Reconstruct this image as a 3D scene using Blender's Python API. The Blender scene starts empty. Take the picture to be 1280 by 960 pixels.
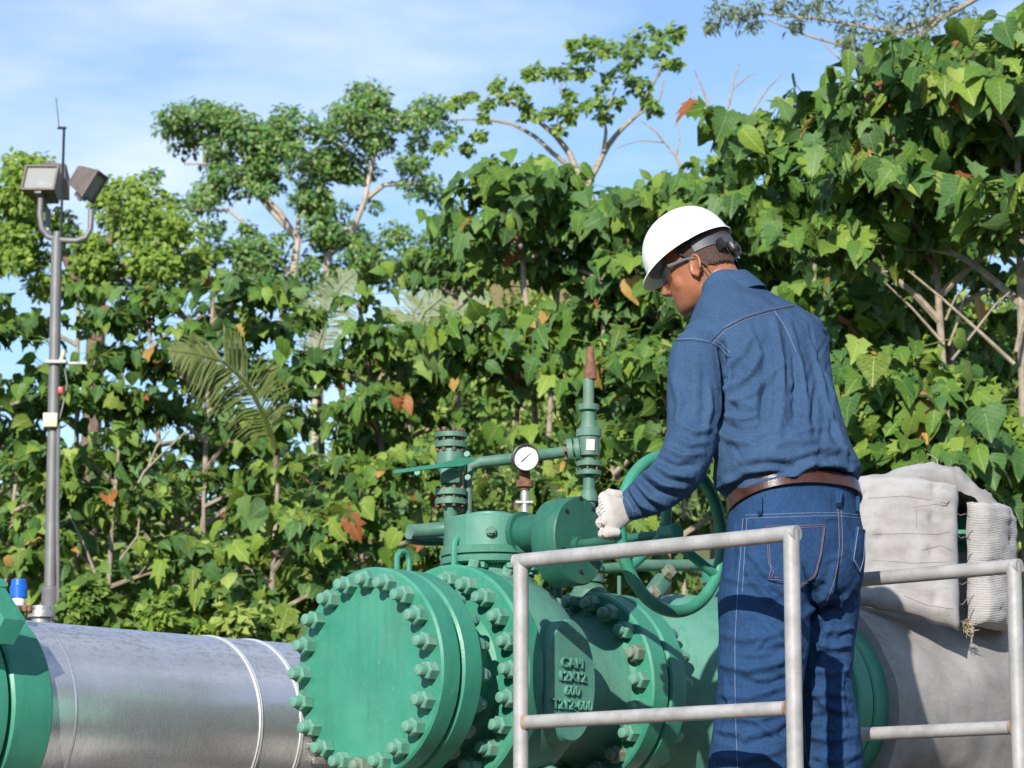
import bpy, bmesh, math, random
import numpy as np
from math import sin, cos, pi, radians, sqrt
from mathutils import Vector, Matrix, Quaternion, noise
from mathutils.bvhtree import BVHTree

random.seed(7)
rng = np.random.default_rng(7)
scene = bpy.context.scene
COL = scene.collection

# ------------------------------------------------------------------ camera
FPX = 3600.0                      # focal length in pixels of a 1280 wide frame
PITCH = math.atan(650 / FPX)
CAMZ = 1.5
cam_d = bpy.data.cameras.new('camera')
cam = bpy.data.objects.new('camera', cam_d)
COL.objects.link(cam)
cam.location = (0, 0, CAMZ)
cam.rotation_euler = (pi / 2 + PITCH, 0, 0)
cam_d.sensor_width = 36
cam_d.lens = 36 * FPX / 1280
cam_d.clip_end = 3000
cam_d.dof.use_dof = True
cam_d.dof.focus_distance = 7.6
cam_d.dof.aperture_fstop = 13
scene.camera = cam

# ------------------------------------------------------------------ light
SUN_EL, SUN_AZ = radians(25.5), radians(16)     # sun behind the camera, to its left
sdir = Vector((sin(SUN_AZ) * cos(SUN_EL), cos(SUN_AZ) * cos(SUN_EL), -sin(SUN_EL)))
sun_d = bpy.data.lights.new('sun', 'SUN')
sun_d.energy = 3.8
sun_d.angle = radians(0.5)
sun_d.color = (1.0, 0.95, 0.87)
sun = bpy.data.objects.new('sun', sun_d)
COL.objects.link(sun)
sun.location = (-5, -10, 12)
sun.rotation_euler = sdir.to_track_quat('-Z', 'Y').to_euler()

world = bpy.data.worlds.new('World')
scene.world = world
world.use_nodes = True
wn, wl = world.node_tree.nodes, world.node_tree.links
wn.clear()
w_out = wn.new('ShaderNodeOutputWorld')
w_bg = wn.new('ShaderNodeBackground')
w_bg.inputs['Strength'].default_value = 0.12
sky = wn.new('ShaderNodeTexSky')
sky.sky_type = 'NISHITA'
sky.sun_disc = False
sky.sun_elevation = SUN_EL
sky.sun_rotation = pi + SUN_AZ
sky.altitude = 1500
sky.air_density = 1.0
sky.dust_density = 0.05
sky.ozone_density = 2.2
# thin high cloud veils
tc = wn.new('ShaderNodeTexCoord')
mp = wn.new('ShaderNodeMapping')
mp.inputs['Scale'].default_value = (3.2, 3.2, 11.0)
mp.inputs['Location'].default_value = (5.2, 2.0, 4.4)
cn = wn.new('ShaderNodeTexNoise')
cn.inputs['Scale'].default_value = 1.0
cn.inputs['Detail'].default_value = 5
cn.inputs['Roughness'].default_value = 0.58
cr = wn.new('ShaderNodeValToRGB')
cr.color_ramp.elements[0].position = 0.47
cr.color_ramp.elements[0].color = (0, 0, 0, 1)
cr.color_ramp.elements[1].position = 0.78
cr.color_ramp.elements[1].color = (0.80, 0.80, 0.80, 1)
cm = wn.new('ShaderNodeMix')
cm.data_type = 'RGBA'
cm.inputs['B'].default_value = (6.6, 6.8, 7.8, 1)
wl.new(tc.outputs['Generated'], mp.inputs['Vector'])
wl.new(mp.outputs[0], cn.inputs['Vector'])
wl.new(cn.outputs['Fac'], cr.inputs[0])
wl.new(cr.outputs[0], cm.inputs['Factor'])
wl.new(sky.outputs[0], cm.inputs['A'])
wl.new(cm.outputs['Result'], w_bg.inputs[0])
wl.new(w_bg.outputs[0], w_out.inputs[0])

scene.view_settings.view_transform = 'Standard'
scene.view_settings.look = 'None'
scene.view_settings.gamma = 1
scene.view_settings.use_curve_mapping = False
scene.view_settings.exposure = 0.65
scene.cycles.max_bounces = 5
scene.cycles.diffuse_bounces = 2
scene.cycles.glossy_bounces = 2
scene.cycles.transmission_bounces = 4
scene.cycles.transparent_max_bounces = 6
scene.cycles.use_denoising = True
scene.cycles.caustics_reflective = False
scene.cycles.caustics_refractive = False


# ------------------------------------------------------------------ helpers
CP, SP = cos(PITCH), sin(PITCH)


def P(px, py, Y):
    """point of the place seen at a pixel of the photograph, at distance Y"""
    u = (480 - py) / FPX
    t = Y / (CP - u * SP)
    return Vector(((px - 640) / FPX * t, Y, CAMZ + (SP + u * CP) * t))


def mpp(Y):
    return Y / FPX


ZV = Vector((0, 0, 1))


class MB:
    """collects shapes, then becomes one mesh object"""

    def __init__(self):
        self.v, self.f = [], []

    def add(self, vs, fs):
        o = len(self.v)
        self.v += [Vector(p) for p in vs]
        self.f += [tuple(i + o for i in f) for f in fs]
        return self

    def ring_tube(self, rings, cap=True, closed=False):
        n = len(rings[0])
        vs = [p for r in rings for p in r]
        fs = []
        m = len(rings)
        for i in range(m if closed else m - 1):
            a, b = i * n, ((i + 1) % m) * n
            for k in range(n):
                fs.append((a + k, a + (k + 1) % n, b + (k + 1) % n, b + k))
        if cap and not closed:
            fs.append(tuple(range(n - 1, -1, -1)))
            fs.append(tuple((m - 1) * n + k for k in range(n)))
        return self.add(vs, fs)

    def lathe(self, org, axis, prof, seg=32, cap=True):
        axis = Vector(axis).normalized()
        ref = ZV if abs(axis.z) < 0.9 else Vector((1, 0, 0))
        u = (ref - axis * ref.dot(axis)).normalized()
        w = axis.cross(u)
        rings = []
        for s, r in prof:
            c = Vector(org) + axis * s
            rings.append([c + (u * cos(2 * pi * k / seg) + w * sin(2 * pi * k / seg)) * r for k in range(seg)])
        return self.ring_tube(rings, cap)

    def cyl(self, p0, p1, r0, r1=None, seg=20, bev=0.0):
        p0, p1 = Vector(p0), Vector(p1)
        L = (p1 - p0).length
        r1 = r0 if r1 is None else r1
        if bev:
            pr = [(0, r0 - bev), (bev, r0), (L - bev, r1), (L, r1 - bev)]
        else:
            pr = [(0, r0), (L, r1)]
        return self.lathe(p0, p1 - p0, pr, seg)

    def tube(self, pts, r, seg=12, closed=False, cap=True):
        pts = [Vector(p) for p in pts]
        n = len(pts)
        rr = r if isinstance(r, (list, tuple)) else [r] * n
        rings = []
        up = None
        for i in range(n):
            if closed:
                t = pts[(i + 1) % n] - pts[i - 1]
            else:
                t = pts[min(i + 1, n - 1)] - pts[max(i - 1, 0)]
            t.normalize()
            if up is None:
                up = ZV if abs(t.z) < 0.85 else Vector((1, 0, 0))
            up = (up - t * up.dot(t))
            if up.length < 1e-6:
                up = Vector((0, 1, 0)) - t * t.y
            up.normalize()
            w = t.cross(up)
            rings.append([pts[i] + (up * cos(2 * pi * k / seg) + w * sin(2 * pi * k / seg)) * rr[i] for k in range(seg)])
        return self.ring_tube(rings, cap, closed)

    def box(self, c, sx, sy, sz, ax=None, bev=0.0):
        """box with half sizes along the three axes ax"""
        ax = ax or (Vector((1, 0, 0)), Vector((0, 1, 0)), ZV)
        c = Vector(c)
        if bev <= 0:
            vs = [c + ax[0] * sx * i + ax[1] * sy * j + ax[2] * sz * k for k in (-1, 1) for j in (-1, 1) for i in (-1, 1)]
            return self.add(vs, [(0, 2, 3, 1), (4, 5, 7, 6), (0, 1, 5, 4), (2, 6, 7, 3), (0, 4, 6, 2), (1, 3, 7, 5)])
        bm = bmesh.new()
        bmesh.ops.create_cube(bm, size=2)
        for v in bm.verts:
            v.co = Vector((v.co.x * sx, v.co.y * sy, v.co.z * sz))
        bmesh.ops.bevel(bm, geom=list(bm.edges), offset=bev, segments=2, affect='EDGES', profile=0.5)
        bm.verts.index_update()
        self.add([c + ax[0] * v.co.x + ax[1] * v.co.y + ax[2] * v.co.z for v in bm.verts],
                 [[v.index for v in f.verts] for f in bm.faces])
        bm.free()
        return self

    def ellipsoid(self, c, r, ax=None, seg=20, rows=12):
        ax = ax or (Vector((1, 0, 0)), Vector((0, 1, 0)), ZV)
        c = Vector(c)
        vs, fs = [c - ax[2] * r[2]], []
        for i in range(1, rows):
            th = -pi / 2 + pi * i / rows
            for k in range(seg):
                a = 2 * pi * k / seg
                vs.append(c + ax[0] * r[0] * cos(th) * cos(a) + ax[1] * r[1] * cos(th) * sin(a) + ax[2] * r[2] * sin(th))
        vs.append(c + ax[2] * r[2])
        for k in range(seg):
            fs.append((0, 1 + (k + 1) % seg, 1 + k))
            b = 1 + (rows - 2) * seg
            fs.append((b + k, b + (k + 1) % seg, len(vs) - 1))
        for i in range(rows - 2):
            for k in range(seg):
                a = 1 + i * seg
                fs.append((a + k, a + (k + 1) % seg, a + seg + (k + 1) % seg, a + seg + k))
        return self.add(vs, fs)

    def torus(self, c, axis, R, r, seg=48, sub=12, a0=0, a1=2 * pi, ref=None):
        axis = Vector(axis).normalized()
        ref = Vector(ref) if ref is not None else (ZV if abs(axis.z) < 0.9 else Vector((1, 0, 0)))
        u = (ref - axis * ref.dot(axis)).normalized()
        w = axis.cross(u)
        full = abs(a1 - a0 - 2 * pi) < 1e-6
        n = seg if full else seg + 1
        pts = [Vector(c) + (u * cos(a0 + (a1 - a0) * k / seg) + w * sin(a0 + (a1 - a0) * k / seg)) * R for k in range(n)]
        return self.tube(pts, r, sub, closed=full)

    def mesh(self, name, base=(0, 0, 0), smooth=38):
        me = bpy.data.meshes.new(name)
        b = Vector(base)
        me.from_pydata([v - b for v in self.v], [], self.f)
        me.validate()
        bm = bmesh.new()
        bm.from_mesh(me)
        bmesh.ops.recalc_face_normals(bm, faces=bm.faces)
        bm.to_mesh(me)
        bm.free()
        if smooth:
            me.shade_smooth()
            me.set_sharp_from_angle(angle=radians(smooth))
        return me

    def build(self, name, mat, parent=None, smooth=38):
        base = BASE.get(parent.name, Vector((0, 0, 0))) if parent else Vector((0, 0, 0))
        o = link(name, self.mesh(name, base, smooth), mat, parent)
        return o


BASE = {}


def link(name, me, mat=None, parent=None):
    o = bpy.data.objects.new(name, me)
    COL.objects.link(o)
    if mat is not None and me is not None and not me.materials:
        me.materials.append(mat)
    if parent:
        o.parent = parent
        BASE[o.name] = BASE.get(parent.name, Vector((0, 0, 0)))
    return o


def tag(o, label=None, cat=None, group=None, kind=None):
    if label:
        o['label'] = label
    if cat:
        o['category'] = cat
    if group:
        o['group'] = group
    if kind:
        o['kind'] = kind
    return o


def thing(name, loc, label, cat, group=None):
    o = bpy.data.objects.new(name, None)
    COL.objects.link(o)
    o.location = loc
    o.empty_display_size = 0.1
    BASE[o.name] = Vector(loc)
    return tag(o, label, cat, group)


def inst(name, me, loc, rot, parent, scale=None):
    """one more object on shared mesh data; loc is in world space"""
    o = bpy.data.objects.new(name, me)
    COL.objects.link(o)
    o.parent = parent
    o.location = Vector(loc) - BASE.get(parent.name, Vector((0, 0, 0)))
    o.rotation_mode = 'QUATERNION'
    o.rotation_quaternion = rot
    if scale:
        o.scale = (scale, scale, scale)
    return o


# ------------------------------------------------------------------ materials
MATS = {}


def nodes(name):
    m = bpy.data.materials.new(name)
    m.use_nodes = True
    nt = m.node_tree
    return m, nt, nt.nodes['Principled BSDF'], nt.nodes['Material Output']


def N(nt, t, **kw):
    n = nt.nodes.new(t)
    for k, v in kw.items():
        if k in n.inputs:
            n.inputs[k].default_value = v
        else:
            setattr(n, k, v)
    return n


def ramp(nt, fac, stops):
    r = nt.nodes.new('ShaderNodeValToRGB')
    els = r.color_ramp.elements
    while len(els) < len(stops):
        els.new(0.5)
    for e, (p, c) in zip(els, stops):
        e.position = p
        e.color = (c[0], c[1], c[2], 1) if not isinstance(c, (int, float)) else (c, c, c, 1)
    nt.links.new(fac, r.inputs[0])
    return r.outputs[0]


def mixc(nt, fac, a, b):
    m = nt.nodes.new('ShaderNodeMix')
    m.data_type = 'RGBA'
    for sock, val in (('Factor', fac), ('A', a), ('B', b)):
        if isinstance(val, (int, float)):
            m.inputs[sock].default_value = val
        elif isinstance(val, tuple):
            m.inputs[sock].default_value = (val[0], val[1], val[2], 1)
        else:
            nt.links.new(val, m.inputs[sock])
    return m.outputs['Result']


def noise_tex(nt, scale, detail=4, rough=0.55, coord='Object', stretch=None, vec=None):
    n = N(nt, 'ShaderNodeTexNoise', Scale=scale, Detail=detail, Roughness=rough)
    if vec is None:
        t = nt.nodes.new('ShaderNodeTexCoord')
        vec = t.outputs[coord]
    if stretch:
        mpn = nt.nodes.new('ShaderNodeMapping')
        mpn.inputs['Scale'].default_value = stretch
        nt.links.new(vec, mpn.inputs['Vector'])
        vec = mpn.outputs[0]
    nt.links.new(vec, n.inputs['Vector'])
    return n.outputs['Fac']


def bump(nt, h, strength, dist, bsdf, prev=None):
    b = N(nt, 'ShaderNodeBump', Strength=strength, Distance=dist)
    nt.links.new(h, b.inputs['Height'])
    if prev is not None:
        nt.links.new(prev, b.inputs['Normal'])
    nt.links.new(b.outputs[0], bsdf.inputs['Normal'])
    return b.outputs[0]


def paint(name, c1, c2, rough=0.42, grime=(0.10, 0.11, 0.08), grime_amt=0.35, rust=0.0, scale=6.0, bmp=0.25):
    """weathered paint: two tones, grime streaks, optional rust chips"""
    m, nt, b, out = nodes(name)
    n1 = noise_tex(nt, scale, 6, 0.6)
    col = ramp(nt, n1, [(0.35, c1), (0.65, c2)])
    n2 = noise_tex(nt, scale * 2.2, 8, 0.7, stretch=(1, 1, 0.35))
    g = ramp(nt, n2, [(0.52, 0.0), (0.75, grime_amt)])
    col = mixc(nt, g, col, grime)
    n4 = noise_tex(nt, scale * 14, 3, 0.6)
    pale = ramp(nt, n4, [(0.62, 0.0), (0.72, 0.22)])
    col = mixc(nt, pale, col, (min(1, c2[0] * 2.2 + .1), min(1, c2[1] * 1.5 + .1), min(1, c2[2] * 1.6 + .1)))
    if rust > 0:
        n3 = noise_tex(nt, scale * 5, 6, 0.65)
        rr = ramp(nt, n3, [(0.66 - rust, 0.0), (0.72 - rust, 1.0)])
        col = mixc(nt, rr, col, (0.22, 0.09, 0.04))
    n7 = noise_tex(nt, 2.6, 5, 0.65)
    col = mixc(nt, ramp(nt, n7, [(0.48, 0.0), (0.72, 0.40)]), col, (c2[0] * 1.5 + .03, c2[1] * 1.1 + .02, c2[2] * 1.15 + .03))
    n5 = noise_tex(nt, 34, 4, 0.6, stretch=(1, 1, 0.07))
    col = mixc(nt, ramp(nt, n5, [(0.50, 0.0), (0.78, 0.32)]), col, tuple(x * 0.45 for x in c1))
    n6 = noise_tex(nt, 48, 5, 0.75)
    col = mixc(nt, ramp(nt, n6, [(0.715, 0.0), (0.735, 0.8)]), col, (0.10, 0.085, 0.06))
    nt.links.new(col, b.inputs['Base Color'])
    nt.links.new(ramp(nt, n2, [(0.3, rough - 0.08), (0.75, min(1, rough + 0.25))]), b.inputs['Roughness'])
    nb = noise_tex(nt, 130, 3, 0.6)
    bump(nt, nb, bmp, 0.002, b)
    MATS[name] = m
    return m


def plain(name, c, rough=0.5, metal=0.0, var=0.15, scale=20, bmp=0.15, coord='Object'):
    m, nt, b, out = nodes(name)
    n1 = noise_tex(nt, scale, 5, 0.6, coord)
    lo = tuple(x * (1 - var) for x in c)
    hi = tuple(min(1, x * (1 + var)) for x in c)
    nt.links.new(ramp(nt, n1, [(0.3, lo), (0.7, hi)]), b.inputs['Base Color'])
    b.inputs['Roughness'].default_value = rough
    b.inputs['Metallic'].default_value = metal
    if bmp:
        bump(nt, noise_tex(nt, scale * 6, 3, 0.6, coord), bmp, 0.002, b)
    MATS[name] = m
    return m


GREEN = paint('green_paint', (0.036, 0.235, 0.150), (0.055, 0.290, 0.190), 0.40, grime_amt=0.25)
BODYG = paint('cast_green', (0.065, 0.230, 0.168), (0.110, 0.305, 0.230), 0.50, grime=(0.16, 0.18, 0.15), grime_amt=0.40, bmp=0.6)
DARKG = paint('dark_green', (0.014, 0.100, 0.066), (0.022, 0.140, 0.092), 0.42, grime=(0.16, 0.17, 0.09), grime_amt=0.35)
NUTG = paint('nut_green', (0.075, 0.270, 0.185), (0.200, 0.370, 0.290), 0.45, grime=(0.34, 0.37, 0.31), grime_amt=0.45, rust=0.01, scale=11)
NUTR = paint('nut_rusty', (0.10, 0.22, 0.15), (0.26, 0.30, 0.24), 0.6, grime=(0.28, 0.13, 0.06), grime_amt=0.7, rust=0.10, scale=13)
FITG = paint('fitting_green', (0.055, 0.165, 0.115), (0.110, 0.235, 0.170), 0.48, grime=(0.25, 0.24, 0.17), grime_amt=0.55, rust=0.02, scale=14)
RUST = plain('rust', (0.20, 0.095, 0.055), 0.8, 0.0, 0.45, 60, 0.5)
STEEL = plain('steel', (0.46, 0.44, 0.40), 0.4, 0.6, 0.3, 50)
BLACK = plain('black_plastic', (0.018, 0.018, 0.020), 0.4, 0, 0.2)
BROWNCASE = plain('gauge_case', (0.07, 0.055, 0.045), 0.4, 0.2, 0.3)
WHITE = plain('white_enamel', (0.80, 0.80, 0.78), 0.35, 0, 0.03, 20, 0)
INK = plain('black_ink', (0.02, 0.02, 0.02), 0.5, 0, 0.0, 5, 0)
BLUE = plain('blue_plastic', (0.010, 0.13, 0.58), 0.35, 0, 0.12)
RUBBER = plain('gasket', (0.015, 0.016, 0.015), 0.8)
CONC = plain('concrete', (0.36, 0.35, 0.33), 0.9, 0, 0.2, 8, 0.4)


def galv_mat():
    m, nt, b, out = nodes('galvanised_rail')
    n1 = noise_tex(nt, 16, 6, 0.62)
    col = ramp(nt, n1, [(0.32, (0.31, 0.30, 0.29)), (0.62, (0.44, 0.43, 0.42))])
    n2 = noise_tex(nt, 45, 5, 0.7)
    col = mixc(nt, ramp(nt, n2, [(0.60, 0.0), (0.72, 0.55)]), col, (0.30, 0.25, 0.21))
    n3 = noise_tex(nt, 9, 5, 0.7)
    col = mixc(nt, ramp(nt, n3, [(0.70, 0.0), (0.78, 0.7)]), col, (0.33, 0.19, 0.11))
    nt.links.new(col, b.inputs['Base Color'])
    b.inputs['Roughness'].default_value = 0.55
    b.inputs['Metallic'].default_value = 0.15
    bump(nt, n2, 0.2, 0.002, b)
    return m


GALV = galv_mat()


def clad_mat():
    m, nt, b, out = nodes('aluminium_cladding')
    t = nt.nodes.new('ShaderNodeTexCoord')
    mpn = nt.nodes.new('ShaderNodeMapping')
    mpn.inputs['Rotation'].default_value = (0, 0, -VA)
    nt.links.new(t.outputs['Object'], mpn.inputs['Vector'])
    v = mpn.outputs[0]
    n1 = noise_tex(nt, 5, 6, 0.6, vec=v, stretch=(1, 1, 0.5))
    col = ramp(nt, n1, [(0.3, (0.74, 0.725, 0.735)), (0.7, (0.88, 0.865, 0.87))])
    # dirt specks, thickest along the crown of the pipe where they settle
    sx = nt.nodes.new('ShaderNodeSeparateXYZ')
    nt.links.new(v, sx.inputs[0])
    n2 = noise_tex(nt, 70, 5, 0.75, vec=v, stretch=(0.45, 1.0, 1.0))
    n2b = noise_tex(nt, 4, 3, 0.6, vec=v)
    mr = N(nt, 'ShaderNodeMapRange')
    mr.inputs['From Min'].default_value = 0.10
    mr.inputs['From Max'].default_value = 0.24
    nt.links.new(sx.outputs[2], mr.inputs['Value'])
    spk = ramp(nt, n2, [(0.50, 0.0), (0.60, 0.75)])
    ml = N(nt, 'ShaderNodeMath', operation='MULTIPLY')
    nt.links.new(spk, ml.inputs[0])
    nt.links.new(mr.outputs[0], ml.inputs[1])
    ml2 = N(nt, 'ShaderNodeMath', operation='MULTIPLY')
    nt.links.new(ml.outputs[0], ml2.inputs[0])
    nt.links.new(ramp(nt, n2b, [(0.35, 0.35), (0.6, 1.0)]), ml2.inputs[1])
    col = mixc(nt, ml2.outputs[0], col, (0.13, 0.12, 0.12))
    # long dark scratches along the pipe
    n3 = noise_tex(nt, 9, 5, 0.7, vec=v, stretch=(0.30, 3.0, 9.0))
    scr = ramp(nt, n3, [(0.69, 0.0), (0.73, 0.55)])
    col = mixc(nt, scr, col, (0.10, 0.09, 0.09))
    nt.links.new(col, b.inputs['Base Color'])
    b.inputs['Metallic'].default_value = 0.78
    n4 = noise_tex(nt, 60, 4, 0.6, vec=v, stretch=(4.0, 0.5, 0.5))
    rr = ramp(nt, n4, [(0.3, 0.20), (0.7, 0.34)])
    rr2 = mixc(nt, ml2.outputs[0], rr, (0.85, 0.85, 0.85))
    nt.links.new(rr2, b.inputs['Roughness'])
    n5 = noise_tex(nt, 7, 3, 0.5, vec=v)
    h1 = bump(nt, n5, 0.12, 0.02, b)
    bump(nt, n4, 0.05, 0.002, b, h1)
    return m


VA = radians(46)
CLAD = clad_mat()


def blanket_mat(name, rib=0.0, dark=False):
    m, nt, b, out = nodes(name)
    n1 = noise_tex(nt, 7, 7, 0.65)
    c = [(0.3, (0.31, 0.29, 0.275)), (0.65, (0.48, 0.458, 0.443))]
    if dark:
        c = [(0.3, (0.25, 0.23, 0.215)), (0.68, (0.44, 0.415, 0.395))]
    col = ramp(nt, n1, c)
    n2 = noise_tex(nt, 26, 6, 0.7, stretch=(1, 1, 2.0))
    col = mixc(nt, ramp(nt, n2, [(0.55, 0.0), (0.75, 0.5)]), col, (0.24, 0.21, 0.19))
    nt.links.new(col, b.inputs['Base Color'])
    b.inputs['Roughness'].default_value = 0.85
    b.inputs['Sheen Weight'].default_value = 0.15
    w = N(nt, 'ShaderNodeTexWave', Scale=58 if rib else 130, Distortion=1.5, Detail=2, bands_direction='Z')
    w.inputs['Detail Scale'].default_value = 2.0
    t = nt.nodes.new('ShaderNodeTexCoord')
    nt.links.new(t.outputs['Object'], w.inputs['Vector'])
    h1 = bump(nt, n2, 0.40, 0.010, b)
    bump(nt, w.outputs['Fac'], 0.65 if rib else 0.5, 0.004, b, h1)
    return m


BLANK = blanket_mat('blanket_cloth')
BLANKR = blanket_mat('ribbed_blanket_cloth', 1)
BLANKD = blanket_mat('weathered_blanket_cloth', 0, True)


def denim_mat(name, c1, c2, seam=(0.20, 0.27, 0.42)):
    m, nt, b, out = nodes(name)
    n1 = noise_tex(nt, 9, 6, 0.62)
    col = ramp(nt, n1, [(0.30, c1), (0.70, c2)])
    n2 = noise_tex(nt, 520, 2, 0.6, stretch=(1, 1, 0.45))
    col = mixc(nt, ramp(nt, n2, [(0.40, 0.0), (0.66, 0.42)]), col, seam)
    nt.links.new(col, b.inputs['Base Color'])
    b.inputs['Roughness'].default_value = 0.92
    b.inputs['Specular IOR Level'].default_value = 0.2
    # slack cloth: small random creases
    n3 = noise_tex(nt, 15, 4, 0.5, stretch=(1, 1, 0.8))
    n4 = noise_tex(nt, 38, 4, 0.55)
    h1 = bump(nt, n3, 0.7, 0.018, b)
    h2 = bump(nt, n4, 0.5, 0.007, b, h1)
    bump(nt, n2, 0.30, 0.0012, b, h2)
    return m


DENIM_S = denim_mat('shirt_denim', (0.022, 0.058, 0.128), (0.036, 0.080, 0.164), (0.095, 0.150, 0.240))
DENIM_P = denim_mat('trouser_denim', (0.009, 0.036, 0.104), (0.017, 0.054, 0.140), (0.055, 0.112, 0.210))
THREAD = plain('seam_thread', (0.20, 0.20, 0.22), 0.8, 0, 0.25, 300, 0)
THREADW = plain('pale_thread', (0.17, 0.23, 0.36), 0.8, 0, 0.25, 300, 0)
THREADR = plain('rusty_thread', (0.20, 0.15, 0.17), 0.8, 0, 0.25, 300, 0)
LEATHER = plain('belt_leather', (0.065, 0.026, 0.018), 0.32, 0, 0.35, 30, 0.3)
BOOT = plain('boot_leather', (0.10, 0.06, 0.035), 0.6, 0, 0.3, 20, 0.3)
HELM = plain('helmet_shell', (0.84, 0.84, 0.82), 0.28, 0, 0.02, 10, 0)


def skin_mat(ofs=(0, 0, 0), hu=(0, 0, 1), hf=(0, 1, 0)):
    m, nt, b, out = nodes('skin')
    n1 = noise_tex(nt, 26, 5, 0.6)
    col = ramp(nt, n1, [(0.3, (0.300, 0.112, 0.054)), (0.7, (0.400, 0.160, 0.080))])
    # beard shadow on jaw and upper lip
    tcn = nt.nodes.new('ShaderNodeTexCoord')
    sub = N(nt, 'ShaderNodeVectorMath', operation='SUBTRACT')
    sub.inputs[1].default_value = ofs
    nt.links.new(tcn.outputs['Object'], sub.inputs[0])
    masks = []
    for ax, lo, hi in ((hu, -0.030, -0.050), (hf, 0.012, 0.040), (hu, -0.105, -0.092)):
        dt = N(nt, 'ShaderNodeVectorMath', operation='DOT_PRODUCT')
        dt.inputs[1].default_value = ax
        nt.links.new(sub.outputs[0], dt.inputs[0])
        mr = N(nt, 'ShaderNodeMapRange')
        mr.inputs['From Min'].default_value = lo
        mr.inputs['From Max'].default_value = hi
        nt.links.new(dt.outputs['Value'], mr.inputs['Value'])
        masks.append(mr.outputs[0])
    fac = ramp(nt, noise_tex(nt, 480, 2, 0.6), [(0.30, 0.12), (0.70, 0.55)])
    for mk in masks:
        ml = N(nt, 'ShaderNodeMath', operation='MULTIPLY')
        nt.links.new(fac, ml.inputs[0])
        nt.links.new(mk, ml.inputs[1])
        fac = ml.outputs[0]
    col = mixc(nt, fac, col, (0.085, 0.045, 0.035))
    nt.links.new(col, b.inputs['Base Color'])
    b.inputs['Roughness'].default_value = 0.42
    b.inputs['Subsurface Weight'].default_value = 0.08
    b.inputs['Subsurface Radius'].default_value = (0.012, 0.005, 0.003)
    bump(nt, noise_tex(nt, 260, 3, 0.6), 0.2, 0.0012, b)
    return m




def hair_mat():
    m, nt, b, out = nodes('short_hair')
    n1 = noise_tex(nt, 420, 2, 0.6, stretch=(1, 1, 0.35))
    col = ramp(nt, n1, [(0.35, (0.016, 0.010, 0.008)), (0.68, (0.12, 0.058, 0.036))])
    nt.links.new(col, b.inputs['Base Color'])
    b.inputs['Roughness'].default_value = 0.7
    bump(nt, n1, 0.8, 0.003, b)
    return m


HAIR = hair_mat()


def glove_mat():
    m, nt, b, out = nodes('knit_glove')
    n1 = noise_tex(nt, 22, 5, 0.6)
    col = ramp(nt, n1, [(0.3, (0.56, 0.50, 0.45)), (0.66, (0.76, 0.72, 0.67))])
    nt.links.new(col, b.inputs['Base Color'])
    b.inputs['Roughness'].default_value = 0.9
    t = nt.nodes.new('ShaderNodeTexCoord')
    w = N(nt, 'ShaderNodeTexWave', Scale=95, Distortion=0.8, Detail=1, bands_direction='DIAGONAL')
    nt.links.new(t.outputs['Object'], w.inputs['Vector'])
    bump(nt, w.outputs['Fac'], 0.8, 0.003, b)
    return m


GLOVE = glove_mat()


def glass_mat(name, tint, alpha):
    m, nt, b, out = nodes(name)
    b.inputs['Base Color'].default_value = (*tint, 1)
    b.inputs['Roughness'].default_value = 0.06
    b.inputs['Alpha'].default_value = alpha
    return m


LENS = glass_mat('tinted_lens', (0.05, 0.06, 0.07), 0.62)
TEMPLE = glass_mat('clear_temple', (0.16, 0.18, 0.21), 0.8)
FLOODGLASS = glass_mat('flood_glass', (0.42, 0.42, 0.40), 0.75)


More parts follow.
